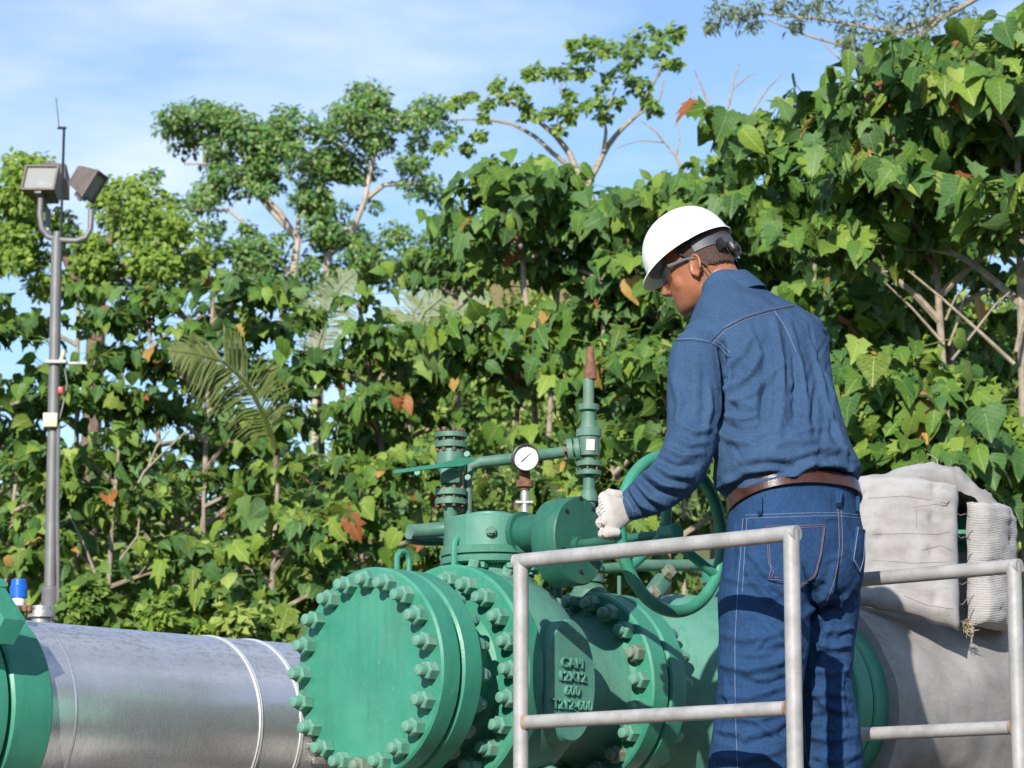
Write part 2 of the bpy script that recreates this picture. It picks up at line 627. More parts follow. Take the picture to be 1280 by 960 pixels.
def leaf_mat(name, base, tip, veins=True, trans=0.22, rough=0.55, spread=0.45):
    """leaf: hue differs from leaf to leaf, pale veins follow the blade"""
    m, nt, b, out = nodes(name)
    oi = nt.nodes.new('ShaderNodeObjectInfo')
    at = N(nt, 'ShaderNodeAttribute', attribute_name='tint')
    ad = N(nt, 'ShaderNodeMath', operation='ADD')
    nt.links.new(oi.outputs['Random'], ad.inputs[0])
    nt.links.new(at.outputs['Fac'], ad.inputs[1])
    fr = N(nt, 'ShaderNodeMath', operation='FRACT')
    nt.links.new(ad.outputs[0], fr.inputs[0])
    lo = tuple(c * (1 - spread) for c in base)
    col = ramp(nt, fr.outputs[0], [(0.0, lo), (0.35, base), (0.8, base), (1.0, tip)])
    n1 = noise_tex(nt, 7, 3, 0.6)
    col = mixc(nt, ramp(nt, n1, [(0.45, 0.0), (0.75, 0.45)]), col, tip)
    if veins:
        uv = nt.nodes.new('ShaderNodeUVMap')
        sx = nt.nodes.new('ShaderNodeSeparateXYZ')
        nt.links.new(uv.outputs[0], sx.inputs[0])
        ab = N(nt, 'ShaderNodeMath', operation='ABSOLUTE')
        nt.links.new(sx.outputs[1], ab.inputs[0])
        ma = N(nt, 'ShaderNodeMath', operation='MULTIPLY_ADD')      # u - |v|*0.75
        ma.inputs[1].default_value = -0.75
        nt.links.new(ab.outputs[0], ma.inputs[0])
        nt.links.new(sx.outputs[0], ma.inputs[2])
        mm = N(nt, 'ShaderNodeMath', operation='MULTIPLY')
        mm.inputs[1].default_value = 6.5
        nt.links.new(ma.outputs[0], mm.inputs[0])
        f2 = N(nt, 'ShaderNodeMath', operation='PINGPONG')
        f2.inputs[1].default_value = 0.5
        nt.links.new(mm.outputs[0], f2.inputs[0])
        v1 = ramp(nt, f2.outputs[0], [(0.0, 0.5), (0.07, 0.0)])
        v2 = ramp(nt, ab.outputs[0], [(0.0, 0.8), (0.022, 0.0)])
        mx = N(nt, 'ShaderNodeMath', operation='MAXIMUM')
        nt.links.new(v1, mx.inputs[0])
        nt.links.new(v2, mx.inputs[1])
        col = mixc(nt, mx.outputs[0], col, (min(1, tip[0] * 1.5 + .05), min(1, tip[1] * 1.25 + .05), tip[2] * 1.4 + .03))
    nt.links.new(col, b.inputs['Base Color'])
    b.inputs['Roughness'].default_value = rough
    b.inputs['Specular IOR Level'].default_value = 0.25
    tr = nt.nodes.new('ShaderNodeBsdfTranslucent')
    nt.links.new(col, tr.inputs[0])
    ms = nt.nodes.new('ShaderNodeMixShader')
    ms.inputs[0].default_value = trans
    nt.links.new(b.outputs[0], ms.inputs[1])
    nt.links.new(tr.outputs[0], ms.inputs[2])
    nt.links.new(ms.outputs[0], out.inputs['Surface'])
    return m


LEAF_A = leaf_mat('broad_leaf', (0.088, 0.190, 0.028), (0.215, 0.320, 0.055))
LEAF_B = leaf_mat('broad_leaf_light', (0.175, 0.280, 0.036), (0.320, 0.400, 0.090))
LEAF_C = leaf_mat('broad_leaf_bluish', (0.058, 0.150, 0.034), (0.165, 0.265, 0.085))
LEAF_Y = leaf_mat('withered_leaf', (0.42, 0.25, 0.06), (0.50, 0.36, 0.12), spread=0.4)
LEAF_R = leaf_mat('dead_leaf', (0.30, 0.105, 0.035), (0.40, 0.20, 0.08), spread=0.4)
LEAF_S = leaf_mat('small_leaf', (0.095, 0.185, 0.030), (0.220, 0.300, 0.060), veins=False)
LEAF_F = leaf_mat('tall_tree_leaf', (0.095, 0.220, 0.055), (0.205, 0.330, 0.085), veins=False)
LEAF_M = leaf_mat('yellow_green_leaf', (0.175, 0.285, 0.034), (0.320, 0.410, 0.070), veins=False)
LEAF_E = leaf_mat('feathery_leaf', (0.150, 0.200, 0.090), (0.260, 0.290, 0.150), veins=False)
LEAF_G = leaf_mat('spread_tree_leaf', (0.130, 0.235, 0.040), (0.330, 0.420, 0.085), veins=False)
FROND = leaf_mat('palm_leaflet', (0.220, 0.280, 0.080), (0.380, 0.420, 0.170), veins=False, trans=0.35)
FROND_P = leaf_mat('pale_palm_leaflet', (0.30, 0.36, 0.20), (0.45, 0.48, 0.30), veins=False, trans=0.35)
DRY = leaf_mat('dry_grass_leaf', (0.31, 0.26, 0.13), (0.44, 0.38, 0.21), veins=False)
BARK_P = plain('pale_bark', (0.33, 0.27, 0.20), 0.85, 0, 0.35, 14, 0.5)
BARK_W = plain('white_bark', (0.44, 0.37, 0.31), 0.85, 0, 0.25, 4, 0.4)
BARK_D = plain('brown_bark', (0.17, 0.12, 0.085), 0.9, 0, 0.35, 14, 0.5)


def ground_mat():
    m, nt, b, out = nodes('ground_soil_and_grass')
    n1 = noise_tex(nt, 0.35, 8, 0.65)
    n2 = noise_tex(nt, 9, 6, 0.7)
    col = ramp(nt, n1, [(0.38, (0.20, 0.15, 0.10)), (0.55, (0.075, 0.11, 0.035)), (0.75, (0.05, 0.085, 0.026))])
    col = mixc(nt, ramp(nt, n2, [(0.45, 0.0), (0.75, 0.6)]), col, (0.11, 0.10, 0.06))
    nt.links.new(col, b.inputs['Base Color'])
    b.inputs['Roughness'].default_value = 0.95
    bump(nt, n2, 0.6, 0.05, b)
    return m


GROUND = ground_mat()
GRAVEL = plain('gravel', (0.17, 0.125, 0.085), 0.95, 0, 0.45, 26, 0.8)

# ================================================================== SETTING
def sstep(a, b, x):
    t = min(1, max(0, (x - a) / (b - a)))
    return t * t * (3 - 2 * t)


def ground_h(x, y):
    """flat yard, then a steep green bank behind the middle and the right"""
    side = 1 / (1 + math.exp(max(-40, min(40, -(x + 2.6) / 0.55))))
    h = 10.6 * side * sstep(31, 46, y) * (1 - 0.75 * sstep(52, 110, y))
    far = sstep(34, 60, y)
    return h + 0.35 * far * noise.noise((x * 0.2, y * 0.2, 0.3)) + 1.5 * sstep(60, 160, y) * noise.noise((x * 0.02, y * 0.02, 3.0))


xs = sorted(set([-700, -400, -250, -160, -100, -70, -50, -36] + [i * 0.8 for i in range(-32, 33)] + [36, 50, 70, 100, 160, 250, 400, 700]))
ys = sorted(set([-300, -150, -80, -40, -20] + [i * 1.6 for i in range(-8, 16)] + [25 + i * 0.9 for i in range(0, 36)] + [60, 66, 74, 84, 95, 110, 130, 160, 220, 320, 480, 700, 1000, 1500, 2200]))
gv = [(x, y, ground_h(x, y)) for y in ys for x in xs]
nx = len(xs)
gf = [(j * nx + i, j * nx + i + 1, (j + 1) * nx + i + 1, (j + 1) * nx + i) for j in range(len(ys) - 1) for i in range(nx - 1)]
gm = bpy.data.meshes.new('ground')
gm.from_pydata(gv, [], gf)
gm.shade_smooth()
tag(link('ground', gm, GROUND), kind='structure')
yard = MB()
yard.add([(-9, 1.5, 0.005), (9, 1.5, 0.005), (9, 15, 0.005), (-9, 15, 0.005)], [(0, 1, 2, 3)])
tag(yard.build('gravel_yard', GRAVEL, None, 0), kind='structure')


# ------------------------------------------------------------------ leaves
def leaf_template(outline, fold=0.22, droop=0.28, wave=0.03):
    """one blade along +x, midrib on y=0; outline = [(x, halfwidth)]"""
    vs, uv, fs = [], [], []
    k = len(outline)
    cols = (-1, 0, 1)
    for i, tr in enumerate(outline):
        x, w = tr[-2], tr[-1]
        xm = max(0.0, x) if len(tr) == 2 else tr[0]
        for c in cols:
            xx = x * abs(c) + xm * (1 - abs(c))
            y = w * c
            z = fold * abs(y) * (1 if abs(c) < 0.9 else 0.8) - droop * xx * xx + wave * sin(i * 2.4 + c * 2)
            vs.append((xx, y, z))
            uv.append((xx, y))
    n = len(cols)
    for i in range(k - 1):
        for c in range(n - 1):
            a = i * n + c
            fs.append((a, a + 1, a + n + 1, a + n))
    return np.array(vs, float), fs, np.array(uv, float)


LT = [
    leaf_template([(-.13, .16), (-.05, .38), (.14, .49), (.36, .48), (.58, .36), (.80, .18), (1, .004)], 0.25, 0.30, 0.03),
    leaf_template([(-.15, .15), (-.04, .40), (.12, .55), (.24, .40), (.36, .38), (.46, .47), (.60, .26), (.80, .13), (1, .004)], 0.30, 0.38, 0.05),
    leaf_template([(-.08, .10), (.02, .26), (.20, .34), (.45, .33), (.70, .20), (1, .004)], -0.35, 0.55, 0.05),
    leaf_template([(-.12, .20), (-.04, .44), (.14, .58), (.34, .55), (.58, .36), (.80, .18), (1, .004)], 0.55, 0.15, 0.06),
    leaf_template([(-.10, .12), (.00, .34), (.10, .52), (.20, .30), (.30, .26), (.42, .40), (.52, .22), (.64, .18), (.74, .26), (.84, .10), (1, .004)], 0.20, 0.60, 0.06),
    leaf_template([(0, -.16, .10), (0, -.10, .42), (.03, .08, .30), (.10, .36, .62), (.22, .30, .27), (.36, .72, .44), (.52, .58, .17), (.80, .84, .11), (1, 1.04, .004)], 0.18, 0.42, 0.05),
    leaf_template([(0, -.20, .14), (.0, -.02, .52), (.06, .12, .34), (.16, .44, .52), (.34, .42, .26), (.55, .70, .24), (.78, .82, .10), (1, 1.02, .004)], -0.15, 0.35, 0.06),
    leaf_template([(.0, .06), (.15, .20), (.40, .27), (.65, .21), (.85, .10), (1, .004)], 0.40, 0.25, 0.03),
]
NLT = len(LT)


def leaf_mesh(name, tpl, mat):
    vs, fs, uv = tpl
    me = bpy.data.meshes.new(name)
    me.from_pydata([tuple(v) for v in vs], [], fs)
    ul = me.uv_layers.new(name='UVMap')
    li = np.empty(len(me.loops), np.int32)
    me.loops.foreach_get('vertex_index', li)
    ul.data.foreach_set('uv', uv[li].astype(np.float32).ravel())
    me.shade_smooth()
    me.materials.append(mat)
    return me


LEAFM = {k: [leaf_mesh('leaf_blade', t, m) for t in LT] for k, m in
         dict(A=LEAF_A, B=LEAF_B, C=LEAF_C, Y=LEAF_Y, R=LEAF_R).items()}


def fast_mesh(name, V, F, mats, mat_index=None, tint=None, uv=None):
    """V (n,3), F (m,4) numpy -> mesh"""
    me = bpy.data.meshes.new(name)
    m = len(F)
    k = F.shape[1]
    me.vertices.add(len(V))
    me.vertices.foreach_set('co', np.ascontiguousarray(V, np.float32).ravel())
    me.loops.add(m * k)
    me.loops.foreach_set('vertex_index', np.ascontiguousarray(F, np.int32).ravel())
    me.polygons.add(m)
    me.polygons.foreach_set('loop_start', np.arange(0, m * k, k, dtype=np.int32))
    me.update(calc_edges=True)
    for mt in mats:
        me.materials.append(mt)
    if mat_index is not None:
        me.polygons.foreach_set('material_index', np.ascontiguousarray(mat_index, np.int32))
    if tint is not None:
        a = me.attributes.new('tint', 'FLOAT', 'POINT')
        a.data.foreach_set('value', np.ascontiguousarray(tint, np.float32))
    if uv is not None:
        ul = me.uv_layers.new(name='UVMap')
        ul.data.foreach_set('uv', np.ascontiguousarray(uv[F.ravel()], np.float32).ravel())
    me.shade_smooth()
    return me


def unit(a):
    return a / np.maximum(1e-9, np.linalg.norm(a, axis=-1, keepdims=True))


TOSUN = np.array([-sdir.x, -sdir.y, -sdir.z])


def leaf_cloud_mesh(name, pos, out, size, mats, base, r=None, mat_w=None, sun_bias=0.5, up=0.35, narrow=0.34, down=0.35, rnd=0.55):
    """many small folded leaves around the points pos; out = outward direction of each"""
    r = r or rng
    n = len(pos)
    nr = unit(out * 0.6 + TOSUN * sun_bias + np.array([0, 0, up]) + r.normal(0, rnd, (n, 3)))
    d = out * 0.5 + r.normal(0, 0.7, (n, 3)) - np.array([0, 0, down])
    d = unit(d - nr * np.sum(d * nr, 1, keepdims=True))
    w = np.cross(nr, d)
    s = (size * r.uniform(0.65, 1.3, n))[:, None]
    V = np.empty((n, 4, 3))
    V[:, 0] = pos
    V[:, 1] = pos + d * s * 0.45 + w * s * narrow + nr * s * 0.08
    V[:, 2] = pos + d * s - nr * s * 0.12
    V[:, 3] = pos + d * s * 0.45 - w * s * narrow + nr * s * 0.08
    F = np.arange(n * 4).reshape(n, 4)
    tint = np.repeat(r.uniform(0, 1, n), 4)
    mi = None
    if mat_w:
        mi = r.choice(len(mats), n, p=np.array(mat_w) / sum(mat_w))
    return fast_mesh(name, V.reshape(-1, 3) - np.array(base), F, mats, mi, tint)


def shell_points(centers, radii, counts, r, squash=0.75, inner=0.35):
    """points through the outer part of many clumps"""
    P_, O_ = [], []
    for c, ra, n in zip(centers, radii, counts):
        d = unit(r.normal(0, 1, (n, 3)))
        k = r.uniform(inner, 1.0, n) ** 0.5
        wob = 1 + 0.25 * np.sin(d[:, 0] * 5 + c[0] * 3) * np.cos(d[:, 2] * 4 + c[1] * 2)
        q = d * (ra * k * wob)[:, None]
        q[:, 2] *= squash
        P_.append(q + np.array(c))
        O_.append(d)
    return np.concatenate(P_), np.concatenate(O_)


def branch_path(p0, p1, r, bend=0.12, sag=0.0, n=6):
    p0, p1 = Vector(p0), Vector(p1)
    L = (p1 - p0).length
    o1 = Vector(r.normal(0, bend * L, 3))
    pts = []
    for i in range(n):
        t = i / (n - 1)
        pts.append(p0.lerp(p1, t) + o1 * (t * (1 - t)) * 2 + Vector((0, 0, sag * L * sin(pi * t))))
    return pts


# ------------------------------------------------------------------ large-leaved trees
def broad_tree(spec):
    (px, Y, topy, lowy, spread, lsize, mix, seed, label, opt) = spec
    r = np.random.default_rng(seed)
    basep = P(px, 700, Y)
    gz = ground_h(basep.x, Y)
    bx = basep.x + opt.get('base_dx', 0.0)
    root = thing('broad_leaved_tree', (bx, Y, gz), label, 'tree', 'large-leaved trees behind the pipes')
    top = P(px, topy + 25, Y)
    low = P(px, lowy, Y).z
    base = Vector((bx, Y, gz))
    tr = opt.get('trunk', 0.05)
    tp = branch_path(base - Vector((0, 0, 0.15)), top, r, opt.get('bend', 0.035), 0, 10)
    mb = MB()
    mb.tube(tp, [tr * (1 - 0.8 * i / 9) + 0.006 for i in range(10)], 8)

    def on_trunk(z):
        t = (z - base.z) / max(0.1, top.z - base.z) * 9
        i = min(8, max(0, int(t)))
        return tp[i].lerp(tp[i + 1], min(1, max(0, t - i)))

    sites = []
    nl = opt.get('limbs', 11)
    ga = r.uniform(0, 6.28)
    for i in range(nl):
        f = (i + r.uniform(0, 0.8)) / nl
        z = low + (top.z - low) * (f ** 0.9) * 0.97
        az = ga + i * 2.399
        L = spread * (1.05 - 0.62 * f) * r.uniform(0.75, 1.2)
        h = Vector((cos(az), sin(az) * 0.8, 0))
        st = on_trunk(max(base.z + 0.3, z - L * 0.45))
        en = st + h * L + Vector((0, 0, L * r.uniform(0.25, 0.6)))
        bp = branch_path(st, en, r, 0.10, 0.05)
        r0 = 0.010 + tr * 0.30 * (1 - 0.5 * f)
        mb.tube(bp, [r0 * (1 - 0.75 * k / 5) + 0.004 for k in range(6)], 6)
        sites.append((bp[-1], h, 1.0))
        sites.append((bp[4], h, 0.9))
        for k in range(3):
            q = bp[2 + k]
            a2 = az + r.uniform(-1.3, 1.3)
            h2 = Vector((cos(a2), sin(a2), 0))
            e2 = q + h2 * L * r.uniform(0.25, 0.55) + Vector((0, 0, L * r.uniform(0.02, 0.35)))
            b2 = branch_path(q, e2, r, 0.08, 0.04, 4)
            mb.tube(b2, [0.009, 0.008, 0.006, 0.005], 5)
            sites.append((b2[-1], h2, 1.0))
    for k in range(3):
        sites.append((tp[-1 - k // 2], Vector((cos(k * 2), sin(k * 2), 0)), 0.8))
    for pl, ra, rb in opt.get('extra', ()):
        q = [P(a, b, Y + opt.get('edy', -.25)) for a, b in pl]
        mb.tube(q, [ra + (rb - ra) * i / (len(q) - 1) for i in range(len(q))], 6)
    mb.build('trunk', opt.get('bark', BARK_P), root)
    per = opt.get('per', 17)
    lsize = lsize * opt.get('k', 0.66)
    recs = []
    LP = opt.get('lp', [.22, .14, .16, .14, .09, .06, .09, .10])
    for (p, h, sc) in sites:
        k = max(2, int(r.poisson(per)))
        a0 = r.uniform(0, 6.28)
        for j in range(k):
            a = a0 + j * 6.283 / k + r.uniform(-0.4, 0.4)
            hd = (Vector((cos(a), sin(a), 0)) + h * 0.45).normalized()
            s = lsize * sc * r.choice([0.5, 0.65, 0.8, 1.0], p=[.2, .3, .3, .2]) * r.uniform(0.85, 1.15)
            pet = s * r.uniform(0.4, 2.2)
            q = p + hd * pet + Vector((0, 0, pet * r.uniform(-0.25, 0.45)))
            nn = Vector(np.array(hd) * 0.45 + TOSUN * 0.45 + np.array([0, 0, 0.30]) + r.normal(0, 0.55, 3)).normalized()
            d = hd * 0.50 + Vector((0, 0, -r.uniform(0.30, 1.1))) + Vector(r.normal(0, 0.25, 3))
            d = (d - nn * d.dot(nn)).normalized()
            u = r.uniform()
            kind = 'Y' if u < 0.013 else 'R' if u < 0.024 else ('B' if u < 0.024 + mix else ('C' if u > 0.60 else 'A'))
            recs.append((q.y + r.uniform(0, 0.5), q, d, nn, s, kind, int(r.choice(NLT, p=LP)), p))
    recs.sort(key=lambda t: t[0])
    nobj = opt.get('nobj', 105) + 25
    for (yy, q, d, nn, s, kind, vi, p) in recs[:nobj]:
        w = nn.cross(d)
        rot = Matrix(((d.x, w.x, nn.x), (d.y, w.y, nn.y), (d.z, w.z, nn.z))).to_quaternion()
        inst('leaf', LEAFM[kind][vi], q, rot, root, s)
    rest = recs[nobj:]
    Vs, Fs, UV, MI, TI = [], [], [], [], []
    off = 0
    order = ['A', 'B', 'C', 'Y', 'R']
    for (yy, q, d, nn, s, kind, vi, p) in rest:
        tv, tf, tuv = LT[vi]
        w = nn.cross(d)
        M = np.array([d, w, nn])
        Vs.append(tv @ M * s + np.array(q) - np.array(base))
        f = np.array(tf)
        Fs.append(f + off)
        UV.append(tuv)
        MI.append(np.full(len(f), order.index(kind)))
        TI.append(np.full(len(tv), r.uniform()))
        off += len(tv)
    # leaf stalks of the whole tree belong to the crown as well
    st = MB()
    for (yy, q, d, nn, s, kind, vi, p) in recs:
        st.tube([p, p.lerp(q, 0.5) + Vector((0, 0, 0.02)), q + d * 0.02], [0.005, 0.004, 0.0035], 3, cap=False)
    if rest:
        sv = np.array([v[:] for v in st.v]) - np.array(base)
        sf = np.array(st.f)
        V = np.concatenate(Vs + [sv])
        F = np.concatenate(Fs + [sf + off])
        uvs = np.concatenate(UV + [np.full((len(sv), 2), 0.5)])
        mi = np.concatenate(MI + [np.full(len(sf), 1)])
        ti = np.concatenate(TI + [np.full(len(sv), 0.9)])
        me = fast_mesh('crown', V, F, [LEAF_A, LEAF_B, LEAF_C, LEAF_Y, LEAF_R], mi, ti, uvs)
        tag(link('crown', me, None, root), kind='stuff')
    return root


D = dict
BROAD = [
    (-12, 26.5, 352, 800, 1.1, .27, .10, 1, 'broad-leaved tree at the left edge beside the lamp pole', D()),
    (98, 27.5, 338, 700, 1.0, .26, .05, 2, 'broad-leaved tree rising right behind the lamp pole', D()),
    (182, 28.5, 338, 650, 1.0, .26, .05, 3, 'broad-leaved tree in front of the yellow-green rounded tree', D(k=.46, per=26, lp=[0, .05, .25, 0, .10, 0, 0, .60])),
    (268, 27.5, 325, 640, 1.0, .28, .08, 4, 'broad-leaved tree standing above the drooping palm frond', D()),
    (352, 29.0, 352, 650, 1.0, .27, .06, 5, 'broad-leaved tree between the palm frond and the pale frond', D(k=.46, per=26, lp=[0, .05, .25, 0, .10, 0, 0, .60])),
    (448, 26.5, 352, 640, 1.0, .27, .10, 6, 'broad-leaved tree with dark slanting trunk below the tall white-barked tree', D(base_dx=0.9, bark=BARK_D, lp=[.12, .20, .12, .10, .14, .12, .18, .02])),
    (512, 28.0, 388, 560, 0.55, .25, .06, 7, 'short broad-leaved tree left of the dry grassy bank', D(limbs=9, nobj=80)),
    (150, 25.0, 520, 900, 1.1, .26, .30, 8, 'low light-green tree just right of the lamp pole base', D(base_dx=0.25, trunk=.045, edy=-.5, extra=[([(162, 625), (180, 590), (205, 565), (232, 540)], .014, .006), ([(185, 585), (195, 560), (212, 538)], .012, .007), ([(120, 720), (105, 680), (85, 640)], .014, .006), ([(150, 700), (172, 670), (178, 610)], .012, .006)])),
    (348, 24.0, 565, 920, 1.1, .31, .55, 9, 'low tree with big pale leaves left of the blind flange', D(limbs=10, lp=[.12, .20, .12, .10, .14, .12, .18, .02])),
    (22, 25.0, 555, 920, 1.0, .26, .22, 10, 'low leafy tree left of the lamp pole base', D()),
    (452, 25.0, 555, 900, 1.0, .28, .20, 11, 'low leafy tree above the blind flange top', D(lp=[.12, .20, .12, .10, .14, .12, .18, .02])),
    (255, 26.5, 570, 920, 1.1, .25, .15, 12, 'low leafy tree below the drooping palm frond', D(k=.46, per=26, lp=[0, .05, .25, 0, .10, 0, 0, .60])),
    (638, 26.0, 185, 330, 0.75, .29, .05, 13, 'tall slender tree with big leaves against the sky near the centre', D(limbs=9, nobj=110, per=9, k=.8)),
    (568, 29.0, 290, 350, 0.6, .25, .08, 14, 'thin broad-leaved tree at the left of the slender tall one', D(limbs=8, nobj=80, per=8)),
    (706, 27.5, 250, 320, 0.7, .27, .05, 15, 'broad-leaved tree under the spreading sunlit tree', D(limbs=9, per=10)),
    (648, 25.0, 372, 455, 0.75, .29, .14, 16, 'tree with forked brown trunk right above the pressure gauge', D(limbs=8, base_dx=0.15, bark=BARK_D, trunk=.05)),
    (752, 24.0, 365, 640, 0.75, .28, .16, 17, 'broad-leaved tree right behind the rusty vent pipe', D(lp=[.12, .20, .12, .10, .14, .12, .18, .02])),
    (778, 26.0, 232, 340, 0.75, .27, .05, 18, 'broad-leaved tree at the left of the white helmet', D()),
    (836, 24.5, 205, 480, 0.8, .28, .08, 19, 'broad-leaved tree rising above the white helmet', D(lp=[.12, .20, .12, .10, .14, .12, .18, .02])),
    (898, 23.5, 182, 480, 0.85, .30, .07, 20, 'broad-leaved tree with withered leaves above the helmet back', D()),
    (962, 22.5, 150, 480, 0.85, .31, .07, 21, 'broad-leaved tree above the collar of the worker', D()),
    (1030, 21.5, 103, 430, 0.85, .32, .10, 22, 'broad-leaved tree above the right shoulder of the worker', D(nobj=130, lp=[.12, .20, .12, .10, .14, .12, .18, .02])),
    (1100, 22.0, 90, 420, 0.85, .31, .10, 23, 'broad-leaved tree left of the two bare trunks at right', D()),
    (1152, 18.6, 60, 330, 0.85, .31, .12, 24, 'tree with thin leaning bare trunk behind the grey blanket', D(bend=.01, k=.62, per=16, base_dx=0.27, trunk=.045, edy=-.05, extra=[([(1180, 430), (1140, 385), (1105, 352)], .010, .005), ([(1182, 400), (1195, 370), (1215, 352)], .009, .005), ([(1186, 432), (1198, 400), (1205, 370)], .010, .006)])),
    (1268, 18.0, 8, 300, 0.95, .32, .30, 25, 'tall light-leaved tree with bare trunk at the right edge', D(bend=.006, k=.66, per=16, base_dx=0.03, trunk=.05, nobj=140, edy=-.15, extra=[([(1268, 455), (1225, 415), (1180, 375), (1135, 338)], .014, .006), ([(1190, 450), (1210, 425), (1245, 380), (1262, 365)], .010, .005), ([(1270, 440), (1278, 400), (1285, 380)], .015, .008)])),
    (1214, 22.5, 28, 420, 0.95, .31, .16, 26, 'broad-leaved tree between the two bare trunks at right', D(k=.64, per=16, nobj=130)),
    (1066, 17.4, 430, 640, 0.45, .27, .16, 27, 'young leafy tree right beside the back of the worker', D(limbs=8, nobj=80, lp=[.12, .20, .12, .10, .14, .12, .18, .02])),
    (1128, 17.3, 440, 640, 0.45, .29, .18, 28, 'young leafy tree above the top of the grey blanket', D(limbs=9, nobj=80)),
    (838, 22.5, 410, 690, 0.85, .29, .14, 29, 'leafy tree seen between the handwheel and the raised arm', D(lp=[.12, .20, .12, .10, .14, .12, .18, .02])),
    (905, 24.5, 330, 700, 0.9, .28, .10, 30, 'leafy tree directly behind the worker', D(nobj=60, k=.46, per=26, lp=[0, .05, .25, 0, .10, 0, 0, .60])),
    (1040, 19.8, 330, 560, 0.6, .29, .10, 31, 'leafy tree behind the right shoulder of the worker', D(nobj=60)),
    (1232, 19.4, 400, 640, 0.6, .28, .20, 32, 'leafy tree in the shade behind the right bare trunk', D(nobj=70, k=.46, per=26, lp=[0, .05, .25, 0, .10, 0, 0, .60])),
    (560, 24.0, 635, 900, .8, .28, .25, 33, 'low leafy tree behind the small lever valve', D(nobj=80)),
    (700, 23.0, 640, 900, .8, .27, .25, 34, 'low leafy tree behind the green gearbox', D(nobj=80)),
]
for s_ in BROAD:
    broad_tree(s_)


# ------------------------------------------------------------------ green bank with undergrowth
def bank_points(n, x0, x1, y0, y1, r, rad=(0.35, 0.9)):
    cs, rs = [], []
    for i in range(n):
        x, y = r.uniform(x0, x1), r.uniform(y0, y1)
        ra = r.uniform(*rad)
        cs.append((x, y, ground_h(x, y) + ra * 0.45))
        rs.append(ra)
    return cs, rs


r_ = np.random.default_rng(50)
cs, rs = bank_points(620, -3.6, 9.5, 31, 48, r_)
pp, oo = shell_points(cs, rs, [int(170 * a / 0.6) for a in rs], r_, 0.8)
tag(link('bank_undergrowth', leaf_cloud_mesh('bank_undergrowth', pp, oo, 0.13, [LEAF_S, LEAF_A, LEAF_M, DRY], (0, 0, 0), r_, [6, 3, 1.5, 0.5])),
    'dense small-leaved undergrowth covering the bank behind the gauge', 'undergrowth', kind='stuff')
# low undergrowth along the foot of the trees, left and right
cs, rs = [], []
for k_ in range(620):
    x_ = r_.uniform(-7.5, 6.5)
    top_ = 5.0 if x_ < -1.5 else 3.4
    ra_ = r_.uniform(0.4, 0.85)
    y_ = r_.uniform(27.8, 31.5)
    cs.append((x_, y_, ground_h(x_, y_) + top_ * r_.uniform(0, 1) ** 0.8))
    rs.append(ra_)
pp, oo = shell_points(cs, rs, [int(150 * a / 0.6) for a in rs], r_, 1.0)
tag(link('thicket', leaf_cloud_mesh('thicket', pp, oo, 0.16, [LEAF_S, LEAF_A, LEAF_C, LEAF_M], (0, 0, 0), r_, [4, 4, 3, 1])),
    'dark leafy thicket filling the foot of the trees', 'thicket', kind='stuff')
# dry grass on the crest of the bank
gx = r_.uniform(-2.2, 3.2, 1500)
gy = r_.uniform(44, 49, 1500)
pts = np.array([(a, b, ground_h(a, b)) for a, b in zip(gx, gy)])
dd = unit(np.stack([r_.normal(0, .35, 1500), r_.normal(0, .35, 1500), np.ones(1500)], 1))
ww = unit(np.cross(dd, np.array([0.2, 1, 0])))
hh = r_.uniform(0.5, 1.5, 1500)[:, None]
V = np.empty((1500, 4, 3))
V[:, 0] = pts - ww * 0.02
V[:, 1] = pts + ww * 0.02
V[:, 2] = pts + dd * hh * 0.7 + ww * 0.025
V[:, 3] = pts + dd * hh + ww * 0.25 * hh
tag(link('dry_grass', fast_mesh('dry_grass', V.reshape(-1, 3), np.arange(6000).reshape(-1, 4), [DRY, LEAF_M], r_.choice(2, 1500, p=[.75, .25]), np.repeat(r_.uniform(0, 1, 1500), 4))),
    'pale dry grass on the crest of the bank', 'grass', kind='stuff')


